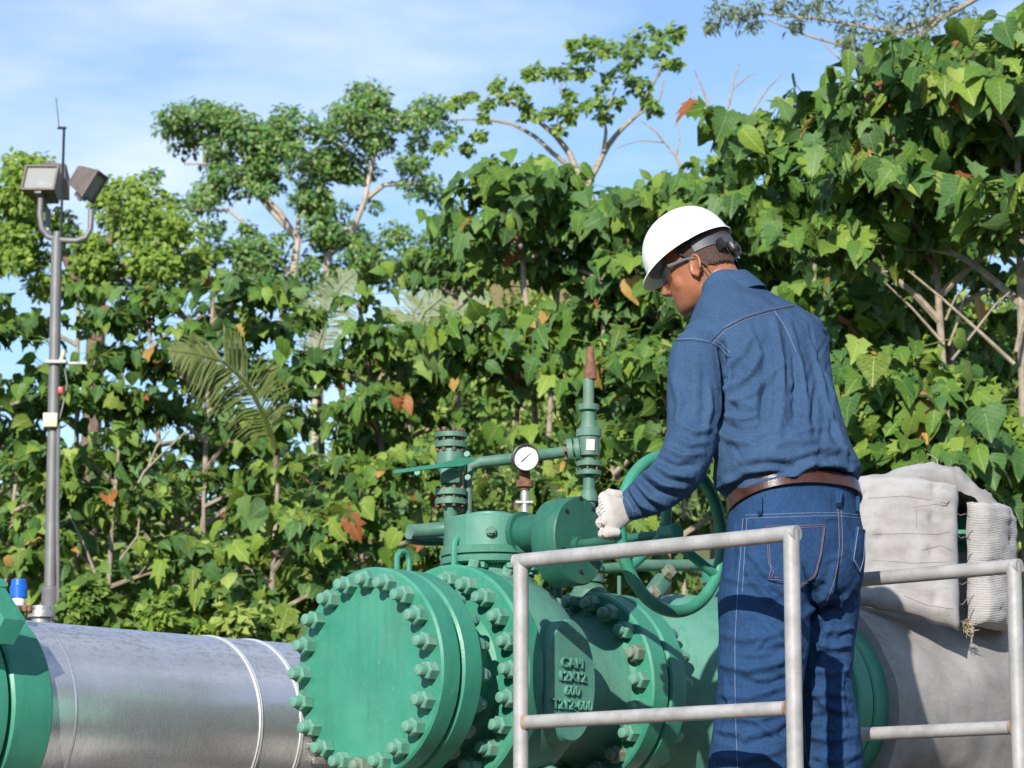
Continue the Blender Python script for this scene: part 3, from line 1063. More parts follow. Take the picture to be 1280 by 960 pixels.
# ------------------------------------------------------------------ trees farther back, drawn from their own limbs
def skeleton_tree(name, label, Y, limbs, clumps, leafs, bark, mats, mat_w, seed, rbase=1.0, size=0.2, dens=1.0,
                  depth=1.0, squash=0.75, narrow=0.3, base_px=None, group=None, down=0.35, inner=0.35, sun_bias=0.5, cr=(.35, .62)):
    """limbs: pixel polylines with start and end radius (m); clumps: (px, py, radius px)"""
    r = np.random.default_rng(seed)
    b0 = P(base_px if base_px is not None else limbs[0][0][0][0], 700, Y)
    base = Vector((b0.x, Y, ground_h(b0.x, Y)))
    root = thing(name, base, label, 'tree', group)
    mb = MB()
    first = limbs[0][0]
    p0 = P(first[0][0], first[0][1], Y)
    mb.tube(branch_path(base - Vector((0, 0, 0.3)), p0, r, 0.015, 0, 6), [limbs[0][1] * (1.35 - 0.35 * k / 5) for k in range(6)], 8)
    for pts, ra, rb in limbs:
        n = len(pts)
        offs = np.cumsum(r.normal(0, depth * 0.25, n))
        offs -= offs[0]
        w = [P(p[0], p[1], Y + o * 0.5) for p, o in zip(pts, offs)]
        # refine
        q = []
        for i in range(n - 1):
            for t in (0, 0.5):
                q.append(w[i].lerp(w[i + 1], t) + Vector(r.normal(0, 0.012 * (w[i + 1] - w[i]).length, 3)))
        q.append(w[-1])
        mb.tube(q, [ra + (rb - ra) * k / (len(q) - 1) for k in range(len(q))], 6)
    m = mpp(Y)
    cs, rs = [], []
    for (px, py, rp) in clumps:
        k = max(1, int(rp / 9))
        for j in range(k + 2):
            a = r.uniform(0, 6.28)
            d = rp * sqrt(r.uniform(0, 1)) * 0.75
            cs.append(tuple(P(px + d * cos(a), py + d * sin(a) * 0.75, Y + r.normal(0, depth))))
            rs.append(rp * m * r.uniform(*cr))
    for c in cs:                       # twigs reach into the clumps
        pass
    cnt = [max(20, int(dens * 60 * (ra / size) ** 2 / 6)) for ra in rs]
    mb.build('trunk', bark, root)
    pp, oo = shell_points(cs, rs, cnt, r, squash, inner)
    tag(link('crown', leaf_cloud_mesh('crown', pp, oo, size, mats, base, r, mat_w, narrow=narrow, down=down, sun_bias=sun_bias), None, root), kind='stuff')
    return root


# tall white-barked tree in the middle distance
skeleton_tree('tall_tree', 'tall fine-leaved tree with white branches and layered crown against the sky', 80, [
    ([(398, 440), (385, 390), (366, 350), (372, 300), (350, 265), (330, 245), (300, 190)], .17, .045),
    ([(372, 300), (345, 270), (318, 240), (270, 205), (230, 205)], .10, .03),
    ([(366, 350), (330, 300), (285, 262), (240, 262)], .08, .03),
    ([(366, 350), (372, 300), (376, 250), (395, 205), (360, 160)], .10, .03),
    ([(398, 440), (405, 380), (410, 320), (440, 290), (455, 250), (468, 190), (480, 150)], .15, .04),
    ([(455, 250), (480, 232), (535, 225)], .09, .05),
    ([(468, 200), (440, 170), (420, 200)], .07, .03),
    ([(440, 290), (400, 270), (395, 240)], .06, .02),
    ([(480, 150), (530, 150), (570, 120), (598, 115)], .06, .02),
], [(222, 148, 22), (210, 165, 16), (250, 150, 30), (240, 180, 26), (200, 215, 16), (188, 228, 10), (285, 158, 28), (285, 190, 28), (325, 170, 30), (355, 155, 30),
    (345, 190, 36), (312, 205, 26), (372, 190, 20), (335, 225, 20), (290, 228, 30), (262, 245, 24), (240, 258, 22), (225, 255, 14), (318, 235, 18),
    (268, 290, 18), (305, 285, 14), (330, 330, 34), (305, 320, 26), (350, 350, 24), (310, 345, 26), (398, 215, 28), (385, 240, 28), (400, 190, 24), (430, 205, 30),
    (410, 170, 24), (425, 150, 22), (452, 125, 20), (475, 125, 28), (490, 145, 24), (450, 165, 26), (475, 180, 20), (530, 150, 24), (545, 135, 20), (515, 205, 18), (530, 205, 16),
    (505, 225, 14), (525, 240, 14), (395, 262, 22), (420, 290, 28), (400, 305, 22), (440, 300, 22), (430, 255, 14), (540, 230, 20), (470, 258, 12), (520, 180, 16),
    (500, 290, 22), (540, 300, 22), (520, 330, 26), (560, 322, 22), (560, 262, 16), (470, 350, 26), (390, 360, 24), (350, 300, 16), (262, 322, 22), (445, 330, 28), (470, 320, 22), (425, 340, 22), (385, 330, 18), (490, 330, 22)],
    0, BARK_W, [LEAF_F, LEAF_S, LEAF_C], [5, 3, 2], 61, size=0.17, dens=1.6, cr=(.6, 1.0), depth=0.9, squash=0.66, sun_bias=1.0)

# rounded yellow-green tree on the left
skeleton_tree('rounded_tree', 'rounded yellow-green tree behind the floodlights', 48, [
    ([(120, 420), (125, 340), (150, 260)], .16, .05), ([(120, 400), (80, 320), (40, 240)], .10, .04), ([(125, 360), (190, 310), (230, 300)], .08, .03)],
    [(20, 215, 24), (45, 215, 22), (5, 250, 26), (40, 250, 28), (20, 290, 28), (60, 285, 24), (40, 325, 26), (5, 330, 24), (150, 235, 20), (125, 245, 16), (175, 255, 24),
     (150, 275, 28), (200, 275, 24), (225, 290, 22), (185, 300, 26), (215, 320, 24), (250, 315, 20), (130, 305, 26), (165, 325, 24), (100, 320, 26), (90, 350, 24), (240, 340, 22), (200, 345, 24), (140, 350, 24), (60, 350, 24)],
    0, BARK_D, [LEAF_M, LEAF_S], [4, 1.2], 62, size=0.13, dens=2.4, cr=(.7, 1.05), depth=0.8, squash=0.8, narrow=0.30, base_px=120, sun_bias=1.1)

# spreading sunlit tree in the middle
skeleton_tree('spreading_tree', 'sparse spreading tree with tan forked limbs and light green leaf tufts', 44, [
    ([(752, 300), (745, 265), (733, 235)], .085, .075),
    ([(733, 235), (722, 215), (712, 192), (695, 170), (672, 150), (650, 135), (625, 120)], .065, .02),
    ([(733, 235), (715, 210), (690, 190), (668, 170), (640, 155), (605, 148), (565, 150)], .05, .014),
    ([(733, 235), (748, 205), (760, 182), (780, 158), (800, 140), (815, 110), (830, 75)], .06, .016),
    ([(755, 190), (757, 165), (755, 145), (770, 110)], .035, .012),
    ([(690, 165), (715, 140), (700, 110), (715, 80)], .03, .01),
    ([(790, 148), (825, 125), (830, 100)], .025, .01)],
    [(622, 104, 13), (640, 118, 13), (625, 125, 15), (650, 130, 14), (612, 133, 10), (670, 92, 14), (690, 88, 16), (710, 90, 16), (735, 92, 12), (660, 96, 10), (708, 55, 12), (728, 52, 12), (720, 70, 13),
     (740, 65, 14), (760, 60, 14), (775, 68, 16), (790, 55, 16), (812, 45, 16), (830, 42, 16), (848, 42, 11), (800, 70, 16), (820, 60, 14), (775, 85, 14), (785, 100, 15), (760, 105, 14),
     (800, 110, 14), (815, 125, 12), (820, 140, 9), (770, 125, 14), (750, 130, 12), (700, 140, 13), (720, 145, 12), (680, 140, 12), (660, 145, 10), (755, 145, 10), (830, 80, 11), (845, 82, 8), (735, 130, 12),
     (712, 118, 8), (605, 150, 8), (570, 130, 10), (565, 165, 12), (590, 120, 8), (555, 185, 14), (600, 170, 8), (580, 185, 12), (610, 200, 12), (700, 160, 8)],
    0, BARK_P, [LEAF_G, LEAF_S], [3, 1.3], 63, size=0.115, dens=1.1, depth=0.45, squash=0.8, narrow=0.36, down=0.1, sun_bias=1.0)

# feathery branches hanging in at the top right
skeleton_tree('feathery_tree', 'tall feathery grey-green tree hanging into the top right corner', 34, [
    ([(1420, 200), (1400, 60), (1300, -40), (1180, 20), (1120, 40), (1060, 30), (980, 20), (930, 12)], .055, .008),
    ([(1180, 20), (1120, 70), (1060, 60), (1010, 45), (960, 25)], .03, .01), ([(1120, 70), (1080, 85), (1050, 75), (1030, 55)], .02, .008),
    ([(1300, -40), (1200, -30), (1100, -20), (1000, -25)], .04, .012), ([(1180, 20), (1150, 40), (1100, 45)], .02, .008)],
    [(900, 12, 20), (925, 18, 20), (950, 8, 18), (980, 14, 18), (1000, 30, 14), (1035, 10, 22), (1060, 30, 22), (1080, 15, 24), (1065, 50, 18), (1090, 60, 20), (1110, 35, 22), (1130, 15, 26), (1100, 80, 14),
     (1150, 30, 22), (1170, 10, 24), (1075, 75, 12), (1200, 20, 22), (1130, 60, 18), (1010, 5, 16), (890, 30, 10), (940, 30, 10)],
    0, BARK_P, [LEAF_E], None, 64, size=0.11, dens=0.36, cr=(.6, .95), depth=0.5, squash=0.9, narrow=0.14, base_px=1420, down=0.9, inner=0.1)

# leafless saplings
for (label, px, seed, limbs) in [
    ('leafless grey sapling above and behind the white helmet', 905, 71, [
        ([(905, 230), (900, 185), (890, 150), (878, 110), (868, 88)], .03, .006), ([(895, 165), (912, 130), (918, 95), (925, 80)], .018, .005), ([(890, 150), (872, 130), (860, 105)], .012, .004),
        ([(905, 185), (935, 150), (960, 110), (985, 85)], .016, .004), ([(918, 110), (935, 95), (945, 92)], .01, .004)]),
    ('leafless thin sapling left of the white helmet', 815, 72, [
        ([(860, 230), (845, 195), (820, 165), (800, 150)], .02, .005), ([(845, 195), (850, 170), (845, 150)], .012, .004), ([(830, 178), (800, 175), (770, 185)], .010, .004)])]:
    skeleton_tree('bare_sapling', label, 30, limbs, [(px, 235, 6)], 0, BARK_P, [DRY], None, seed, size=0.08, dens=0.3, depth=0.2)


# ------------------------------------------------------------------ palms: a stem and single fronds
def frond(mb, path, width, n, r, droop=0.5, lw=0.012):
    """leaflets both sides of a rachis; returns vertices for one mesh"""
    pts = [Vector(p) for p in path]
    L = len(pts) - 1
    mb.tube(pts, [0.022 * (1 - 0.75 * i / L) + 0.004 for i in range(L + 1)], 5)
    for i in range(n):
        t = 0.08 + 0.92 * i / n
        k = min(L - 1, int(t * L))
        p = pts[k].lerp(pts[k + 1], t * L - k)
        tan = (pts[k + 1] - pts[k]).normalized()
        side = tan.cross(Vector((0.15, -0.95, 0.25)))
        if side.length < .1:
            side = Vector((1, 0, 0))
        side.normalize()
        ll = width * sin(pi * min(1, 0.18 + t * 0.80)) * r.uniform(0.8, 1.1)
        for s in (-1, 1):
            d = (side * s + tan * 0.75 + Vector((0, r.uniform(-.3, .3), -droop * r.uniform(0.6, 1.2)))).normalized()
            e = p + d * ll
            mid = p + d * ll * 0.5 + Vector((0, 0, 0.06 * ll))
            w = d.cross(Vector((0, -1, 0.2))).normalized() * lw
            e = e - Vector((0, 0, ll * 0.18))
            mb.add([p - w * .4, p + w * .4, mid + w, e, mid - w], [(0, 1, 2, 4), (4, 2, 3)])


def palm(label, px, Y, fronds, mat, width, n, seed, stemtop):
    r = np.random.default_rng(seed)
    b = P(px, 700, Y)
    root = thing('palm', (b.x, Y, ground_h(b.x, Y)), label, 'palm', 'palms among the trees')
    st = MB()
    topz = P(px, stemtop, Y)
    st.tube(branch_path(Vector((b.x, Y, ground_h(b.x, Y) - .1)), topz, r, 0.02), [.07, .06, .055, .05, .045, .022], 8)
    st.build('trunk', BARK_D, root)
    for f in fronds:
        mb = MB()
        frond(mb, [P(a, c, Y + dy) for a, c, dy in f], width, n, r)
        mb.build('frond', mat, root, 60)
    return root


palm('palm with long drooping yellowish frond among the left trees', 345, 25.2,
     [[(345, 560, .3), (330, 520, .1), (310, 480, -.1), (280, 452, -.3), (245, 442, -.45), (212, 438, -.5)]], FROND, 0.50, 70, 81, 570)
palm('palm with upright pale frond below the tall white-barked tree', 398, 30,
     [[(392, 470, 0), (398, 430, 0), (410, 390, 0), (425, 358, 0), (445, 340, 0)]], FROND_P, 0.36, 60, 82, 480)
palm('palm with pale arching frond over the dry grass of the bank', 515, 33,
     [[(505, 440, 0), (530, 390, 0), (560, 365, 0), (590, 362, 0), (612, 375, 0)], [(505, 440, 0), (515, 395, .2), (535, 360, .3), (545, 345, .3)]], FROND_P, 0.40, 50, 83, 450)


# ------------------------------------------------------------------ small shrubs
def shrub(label, px, py, Y, rp, mats, w, size, seed, dens=1.0):
    r = np.random.default_rng(seed)
    b = P(px, 700, Y)
    g = ground_h(b.x, Y)
    root = thing('shrub', (b.x, Y, g), label, 'shrub', 'small shrubs')
    mb = MB()
    c0 = P(px, py, Y)
    m = mpp(Y)
    cs, rs = [], []
    for k in range(7):
        q = c0 + Vector((r.normal(0, rp * m * .55), r.normal(0, .25), r.normal(0, rp * m * .45)))
        mb.tube(branch_path((b.x + r.normal(0, .05), Y, g - .05), q, r, 0.06), [.02, .017, .014, .011, .008, .005], 5)
        cs.append(tuple(q))
        rs.append(rp * m * r.uniform(.4, .6))
    mb.build('trunk', BARK_D, root)
    pp, oo = shell_points(cs, rs, [int(dens * 190)] * 7, r, 0.9)
    tag(link('crown', leaf_cloud_mesh('crown', pp, oo, size, mats, (b.x, Y, g), r, w, sun_bias=.7), None, root), kind='stuff')


shrub('bright yellow-green shrub at the right edge above the blanket', 1250, 590, 17.5, 60, [LEAF_M, LEAF_S], [3, 1], .11, 91, 1.5)
shrub('bright green shrub low behind the steel-clad pipe', 205, 775, 22, 40, [LEAF_M, LEAF_S], [2, 1], .10, 92)
shrub('low green shrub behind the blue capped fitting', 95, 765, 22, 36, [LEAF_S, LEAF_M], [2, 1], .10, 93, 1.8)
shrub('low shrub between the steel-clad pipe and the blind flange', 300, 775, 23, 44, [LEAF_A, LEAF_S], [2, 1], .10, 94, 1.8)
shrub('dry brown bush on the bank left of the forked trunk', 512, 472, 30, 34, [DRY, LEAF_R], [5, 1], .10, 95, .8)

# woods far off on the left, closing the view under the crowns
cs, rs = [], []
for k_ in range(330):
    cs.append((r_.uniform(-13, -1.5), r_.uniform(54, 60), r_.uniform(0, 10.2)))
    rs.append(r_.uniform(0.8, 1.5))
pp, oo = shell_points(cs, rs, [130] * len(cs), r_, 0.9)
tag(link('distant_woods', leaf_cloud_mesh('distant_woods', pp, oo, 0.26, [LEAF_S, LEAF_C, LEAF_M], (0, 0, 0), r_, [3, 3, 1])),
    'distant woods seen through the gaps between the left trees', 'woods', kind='stuff')
# the woods go on to both sides of the view
cs, rs = [], []
for k_ in range(520):
    sg = -1 if k_ % 2 else 1
    x_ = sg * r_.uniform(8.5, 40)
    y_ = 30 + r_.uniform(-2, 6) - max(0, abs(x_) - 12) * 0.55
    ra_ = r_.uniform(0.8, 1.6)
    cs.append((x_, y_, ground_h(x_, y_) + r_.uniform(0.2, 6.5)))
    rs.append(ra_)
pp, oo = shell_points(cs, rs, [110] * len(cs), r_, 0.95)
tag(link('side_woods', leaf_cloud_mesh('side_woods', pp, oo, 0.34, [LEAF_S, LEAF_A, LEAF_C], (0, 0, 0), r_, [3, 3, 2])),
    'woods going on beyond both edges of the view', 'woods', kind='stuff')
# the clearing's far side, behind the viewer (mirrored in the metal cladding)
cs, rs = [], []
for k_ in range(420):
    x_ = r_.uniform(-45, 45)
    y_ = -24 - r_.uniform(0, 7) + abs(x_) * 0.12
    cs.append((x_, y_, r_.uniform(0.2, 6.6)))
    rs.append(r_.uniform(0.9, 1.7))
pp, oo = shell_points(cs, rs, [60] * len(cs), r_, 1.0)
tag(link('forest_edge', leaf_cloud_mesh('forest_edge', pp, oo, 0.75, [LEAF_S, LEAF_A], (0, 0, 0), r_, [1, 1])),
    'forest edge on the far side of the clearing', 'forest', kind='stuff')

# ================================================================== LAMP POLE
PY = 24.0
pb = P(66, 1350, PY)
pole = thing('floodlight_pole', (pb.x, PY, 0), 'tall grey steel pole with floodlights and lightning rod left of the pipes', 'lamp pole')
ptop = P(71, 300, PY)
pbase = Vector((ptop.x + 0.07, PY, 0.0))
m = mpp(PY)
pm = plain('grey_pole_paint', (0.19, 0.185, 0.185), 0.5, 0.2, 0.15, 5)
MB().cyl(pbase, pbase.lerp(ptop, 0.55), 0.062, 0.055, 16).cyl(pbase.lerp(ptop, 0.548), ptop, 0.053, 0.046, 16).build('shaft', pm, pole)
MB().box(pbase + Vector((0, 0, 0.012)), .17, .17, .012).build('base_plate', pm, pole)
cj = P(69, 738, PY)
MB().lathe(P(63.5, 742, PY), ZV, [(-.22, .075), (.0, .078), (.02, .085), (.05, .085), (.06, .06)], 16).build('joint_collar', pm, pole)
MB().tube([P(73, 780, PY - .05), P(72, 640, PY - .06), P(73, 530, PY - .06)], .016, 8).build('conduit', pm, pole)
MB().tube([P(73, 530, PY - .05), P(79, 505, PY - .05), P(84, 480, PY), P(78, 445, PY)], .009, 6).build('cable', BLACK, pole)
MB().box(P(63, 525, PY - .085), 9 * m, .02, 9 * m, bev=.004).build('notice_plate', plain('cream_plate', (.62, .55, .38), .5), pole)
MB().box(P(76, 488, PY - .07), 3.5 * m, .02, 4.5 * m, bev=.008).build('red_lamp', plain('red_plastic', (.55, .05, .06), .4), pole)
MB().box(P(70, 452, PY - .06), 13 * m, .02, 2 * m).box(P(95, 454, PY - .02), 14 * m, .012, 1.4 * m).build('cross_bracket', GALV, pole)
MB().cyl(P(76, 452, PY - .06), P(80, 438, PY - .06), .02, seg=8).build('bracket_tube', plain('ivory_plastic', (.6, .56, .42), .5), pole)
# yoke that carries the lamps
yk = MB()
c0 = P(75, 297, PY)
yk.tube([P(51, 248, PY), P(50, 268, PY), P(52, 285, PY), P(60, 296, PY), P(75, 300, PY), P(95, 301, PY), P(107, 297, PY), P(113, 286, PY), P(114, 262, PY)], .026, 10)
yk.cyl(ptop, P(72, 290, PY), .035, seg=12)
yk.tube([P(72, 300, PY), P(66, 296, PY + .25), P(60, 290, PY + .42), P(60, 262, PY + .45)], .024, 8)
yk.build('yoke', pm, pole)
rod = MB()
rod.cyl(P(76, 300, PY), P(80, 162, PY), .012, seg=8).cyl(P(72, 160, PY), P(83, 160, PY), .012, seg=8)
rod.cyl(P(74, 160, PY), P(70, 122, PY), .005, seg=6)
rod.build('lightning_rod', BLACK, pole)


def floodlight(center, face, up, w, h, d, lab):
    face = Vector(face).normalized()
    up = (Vector(up) - face * Vector(up).dot(face)).normalized()
    rt = face.cross(up)
    hs = MB()
    c = Vector(center)

    def rect(o, a, b):
        return [c + face * o + rt * (i * a) + up * (j * b) for i, j in ((-1, -1), (1, -1), (1, 1), (-1, 1))]
    hs.ring_tube([rect(-d, w * .62, h * .62), rect(-d * .8, w * .74, h * .74), rect(0, w * .96, h * .96), rect(.012, w, h), rect(.035, w, h)], cap=False)
    hs.add(rect(-d, w * .62, h * .62), [(3, 2, 1, 0)])
    hs.ring_tube([rect(.035, w, h), rect(.035, w * .88, h * .86), rect(-.03, w * .84, h * .82)], cap=False)
    o = hs.build('floodlight', plain('brown_lamp_housing', (.15, .12, .105), .55, .1, .2), pole, 30)
    o['label'] = lab
    g = MB()
    g.add(rect(.012, w * .86, h * .84), [(0, 1, 2, 3)])
    g.build('lamp_glass', FLOODGLASS, o, 0)
    rf = MB()
    rf.ring_tube([rect(-.004, w * .85, h * .83), rect(-d * .55, w * .45, h * .45)], cap=False)
    rf.add(rect(-d * .55, w * .45, h * .45), [(0, 1, 2, 3)])
    rf.build('reflector', plain('lamp_reflector', (.34, .32, .30), .35, .5), o, 0)
    MB().cyl(c - face * d * .3 - rt * w * .3, c - face * d * .3 + rt * w * .3, .03, seg=10).build('bulb', WHITE, o)
    MB().box(c - up * (h * .92) - face * d * .25, w * .22, d * .3, .03, (rt, face, up), bev=.008).build('mount', pm, o)
    return o


floodlight(P(51, 224, PY), (-0.16, -1.0, 0.34), (0.05, 0, 1), 23 * m, 19 * m, .27, 'boxy floodlight facing the viewer')
floodlight(P(116, 232, PY), (0.86, -0.42, -0.55), (0.35, 0, 1), 14 * m, 20 * m, .20, 'floodlight turned to the right and down')
floodlight(P(66, 232, PY + .5), (-0.2, 0.9, -0.4), (0, 0, 1), 22 * m, 19 * m, .22, 'floodlight facing away')

# ================================================================== PIPES AND VALVE
A = Vector((cos(VA), sin(VA), 0))
NN = Vector((sin(VA), -cos(VA), 0))
C0 = P(460, 841, 7.6)


def V3(s, n=0.0, z=0.0):
    return C0 + A * s + NN * n + ZV * z


def hexpts(c, axis, R, rot=0.0):
    axis = Vector(axis).normalized()
    ref = ZV if abs(axis.z) < 0.9 else Vector((1, 0, 0))
    u = (ref - axis * ref.dot(axis)).normalized()
    w = axis.cross(u)
    return [Vector(c) + (u * cos(rot + k * pi / 3) + w * sin(rot + k * pi / 3)) * R for k in range(6)]


def hexnut(mb, c, axis, R, h, rot=0.0):
    axis = Vector(axis).normalized()
    c = Vector(c)
    mb.ring_tube([hexpts(c, axis, R, rot), hexpts(c + axis * h * .86, axis, R, rot), hexpts(c + axis * h, axis, R * .86, rot)])
    return mb


def nut_mesh(name, R, h, sr, sh, mat):
    mb = MB()
    hexnut(mb, (0, 0, 0), (0, 0, 1), R, h)
    mb.lathe((0, 0, h), (0, 0, 1), [(-.002, sr), (sh - .005, sr), (sh - .002, sr * .9), (sh, sr * .55)], 12)
    me = mb.mesh(name, smooth=30)
    me.materials.append(mat)
    return me


NUT_A = [nut_mesh('stud_nut', .0255, .032, .0155, .020, NUTG), nut_mesh('stud_nut', .0255, .032, .0155, .016, NUTR), nut_mesh('stud_nut', .0255, .032, .0155, .024, NUTG)]
NUT_S = nut_mesh('small_stud_nut', .0085, .010, .005, .006, RUST)
QOUT = (-A).to_track_quat('Z', 'Y')


def nut_ring(parent, s, R, n, phase, quat=QOUT, skip=None, meshes=NUT_A):
    rr = random.Random(int(s * 1000) + n)
    for k in range(n):
        a = phase + 2 * pi * k / n
        p = V3(s, R * sin(a), R * cos(a))
        q = quat @ Quaternion((0, 0, 1), rr.uniform(0, 6.28))
        inst('nut', rr.choice([meshes[0]] * 4 + [meshes[-1]] * 3 + [meshes[len(meshes) // 2]]), p, q, parent)


def flange_prof(s0, s1, R, bev=.006, r_in=None):
    return [(s0, R - bev), (s0 + bev, R), (s1 - bev, R), (s1, R - bev)]


vb = V3(.45, 0, -.42)
valve = thing('gate_valve', (vb.x, vb.y, vb.z), 'large green flanged valve with bolted blind flange, gearbox and handwheel', 'valve')

# blind flange
bf = MB().lathe(V3(0), A, flange_prof(0, .070, .2795), 96).build('blind_flange', GREEN, valve, 30)
nut_ring(bf, -.001, .2445, 20, radians(2))
mate = MB().lathe(V3(0), A, [(.079, .272), (.084, .2795), (.144, .2795), (.150, .272), (.152, .225), (.165, .205), (.20, .185), (.285, .180)], 96).build('mating_flange', GREEN, valve, 30)
nut_ring(mate, .150, .2445, 20, radians(2), A.to_track_quat('Z', 'Y'))
MB().lathe(V3(0), A, [(.069, .205), (.080, .205)], 64).build('gasket', RUBBER, valve)
for k in range(20):
    a = radians(2) + 2 * pi * k / 20
    MB().cyl(V3(.066, .2445 * sin(a), .2445 * cos(a)), V3(.083, .2445 * sin(a), .2445 * cos(a)), .0155, seg=8).build('stud', RUST, mate)

# lifting eyes
for (s, n, w, h, t, off) in ((.125, .0, .022, .060, .008, .272), (.345, .0, .026, .092, .009, .298)):
    le = MB()
    path = [V3(s - w, n, off - .02), V3(s - w, n, off + h - w)]
    for k in range(1, 8):
        a = pi - pi * k / 8
        path.append(V3(s + w * cos(a), n, off + h - w + w * sin(a)))
    path += [V3(s + w, n, off + h - w), V3(s + w, n, off - .02)]
    le.tube(path, t, 8)
    if t > .0085:
        le.box(V3(s, n, off + .018), .022, .006, .022, (A, NN, ZV))
    le.build('lifting_eye', GREEN, valve)

# body: bolted closure, cast shell, neck
cl = MB().lathe(V3(0), A, [(.268, .175), (.285, .200), (.285, .302), (.292, .310), (.345, .310), (.352, .303)], 96).build('closure_flange', GREEN, valve, 30)
nut_ring(cl, .284, .265, 22, radians(6))
body = MB()
body.lathe(V3(0), A, [(.350, .296), (.362, .300), (.40, .300), (.46, .300), (.52, .292), (.555, .272), (.572, .245), (.585, .215), (.60, .200), (.66, .196), (.74, .196), (.78, .202), (.81, .212)], 96)
bo = body.build('body', BODYG, valve, 40)
# flat oval pad that carries the cast lettering
pad = MB()
padc = V3(.452, 0, -.012)
rings = []
for (off, sc) in ((.20, 1.0), (.302, 1.0), (.310, .96)):
    rings.append([padc + NN * off + A * (.098 * sc * cos(2 * pi * k / 40)) + ZV * (.165 * sc * sin(2 * pi * k / 40)) for k in range(40)])
pad.ring_tube(rings)
po = pad.build('name_pad', BODYG, bo, 40)
for txt, dz, size in (('CAM', .046, .038), ('12X12', .010, .036), ('600', -.027, .036), ('T212-600', -.065, .036)):
    cu = bpy.data.curves.new('lettering', 'FONT')
    cu.body = txt
    cu.size = size
    cu.align_x = 'CENTER'
    cu.extrude = .004
    cu.bevel_depth = .0009
    cu.space_character = 1.12
    to = bpy.data.objects.new('lettering', cu)
    COL.objects.link(to)
    dg = bpy.context.evaluated_depsgraph_get()
    me = bpy.data.meshes.new_from_object(to.evaluated_get(dg))
    bpy.data.objects.remove(to)
    me.transform(Matrix(((A.x, 0, NN.x, 0), (A.y, 0, NN.y, 0), (A.z, 1, NN.z, 0), (0, 0, 0, 1))))
    me.transform(Matrix.Translation(padc + NN * .3135 + ZV * (dz - .012) - BASE['gate_valve']))
    me.materials.clear()
    me.materials.append(BODYG)
    link('lettering', me, BODYG, po)
# small drain and grease plugs
for (s, n, z, dirv, R, h) in ((.585, .205, -.02, NN, .020, .03), (.40, .12, -.285, (NN - ZV).normalized(), .04, .05), (.50, .15, -.27, (NN * .8 - ZV).normalized(), .045, .05),
                              (.33, .06, .295, (ZV + NN * .3).normalized(), .016, .02), (.42, .10, .285, (ZV + NN * .35).normalized(), .014, .016)):
    hexnut(MB().cyl(V3(s, n, z) - dirv * .03, V3(s, n, z) + dirv * .008, R * 1.25, seg=16), V3(s, n, z) + dirv * .008, dirv, R, h, .3).build('plug', NUTG, bo, 30)

# far end flanges
f3 = MB().lathe(V3(0), A, [(.800, .205), (.818, .222)] + flange_prof(.820, .890, .2795), 96).build('end_flange', GREEN, valve, 30)
nut_ring(f3, .819, .2445, 20, radians(-3))
MB().lathe(V3(0), A, [(.889, .205), (.899, .205)], 64).build('gasket', RUBBER, valve)
f4 = MB().lathe(V3(0), A, flange_prof(.898, .968, .2795) + [(.969, .225), (.99, .20)], 96).build('counter_flange', GREEN, valve, 30)
nut_ring(f4, .967, .2445, 20, radians(-3), A.to_track_quat('Z', 'Y'))
MB().lathe(V3(0), A, [(.975, .205), (1.02, .200), (1.08, .225), (1.16, .280), (1.22, .300), (1.36, .305), (1.48, .290), (1.57, .24), (1.63, .20), (1.70, .195), (1.765, .205)], 80).build('check_body', BODYG, valve, 40)
MB().lathe(V3(1.58, 0, .10), ZV, [(0, .13), (.20, .12), (.205, .135), (.245, .14), (.25, .135)], 40).build('cover', BODYG, valve, 35)
cv = MB().lathe(V3(1.58, 0, .10), ZV, [(.255, .132), (.26, .14), (.295, .14), (.30, .132)], 40).build('cover_flange', GREEN, valve, 35)
for k in range(10):
    a = 2 * pi * k / 10
    inst('nut', NUT_A[1], V3(1.58 + .115 * cos(a), .115 * sin(a), .398), Quaternion((0, 0, 1), a), cv, .6)
# hinge bracket with two cap nuts in front of the cover
hb = MB().box(V3(1.06, .07, .285), .075, .022, .020, ((A * .72 + ZV * .69).normalized(), NN, (ZV * .72 - A * .69).normalized()), bev=.006)
hbo = hb.build('hinge_bracket', FITG, valve)
for (s, z) in ((1.03, .278), (1.10, .345)):
    hexnut(MB(), V3(s, .09, z), (NN + ZV * .6), .022, .022).build('nut', NUTR, hbo, 30)
e4 = MB().lathe(V3(0), A, flange_prof(1.760, 1.83, .2795), 80).build('end_flange', GREEN, valve, 30)
e5 = MB().lathe(V3(0), A, [(1.83, .21), (1.838, .21)] + flange_prof(1.838, 1.91, .2795), 80).build('counter_flange', GREEN, valve, 30)
nut_ring(e5, 1.908, .2445, 20, 0, A.to_track_quat('Z', 'Y'))

DRUMG = paint('drum_green', (0.045, 0.190, 0.130), (0.085, 0.265, 0.190), 0.45, grime=(0.22, 0.24, 0.18), grime_amt=0.45)
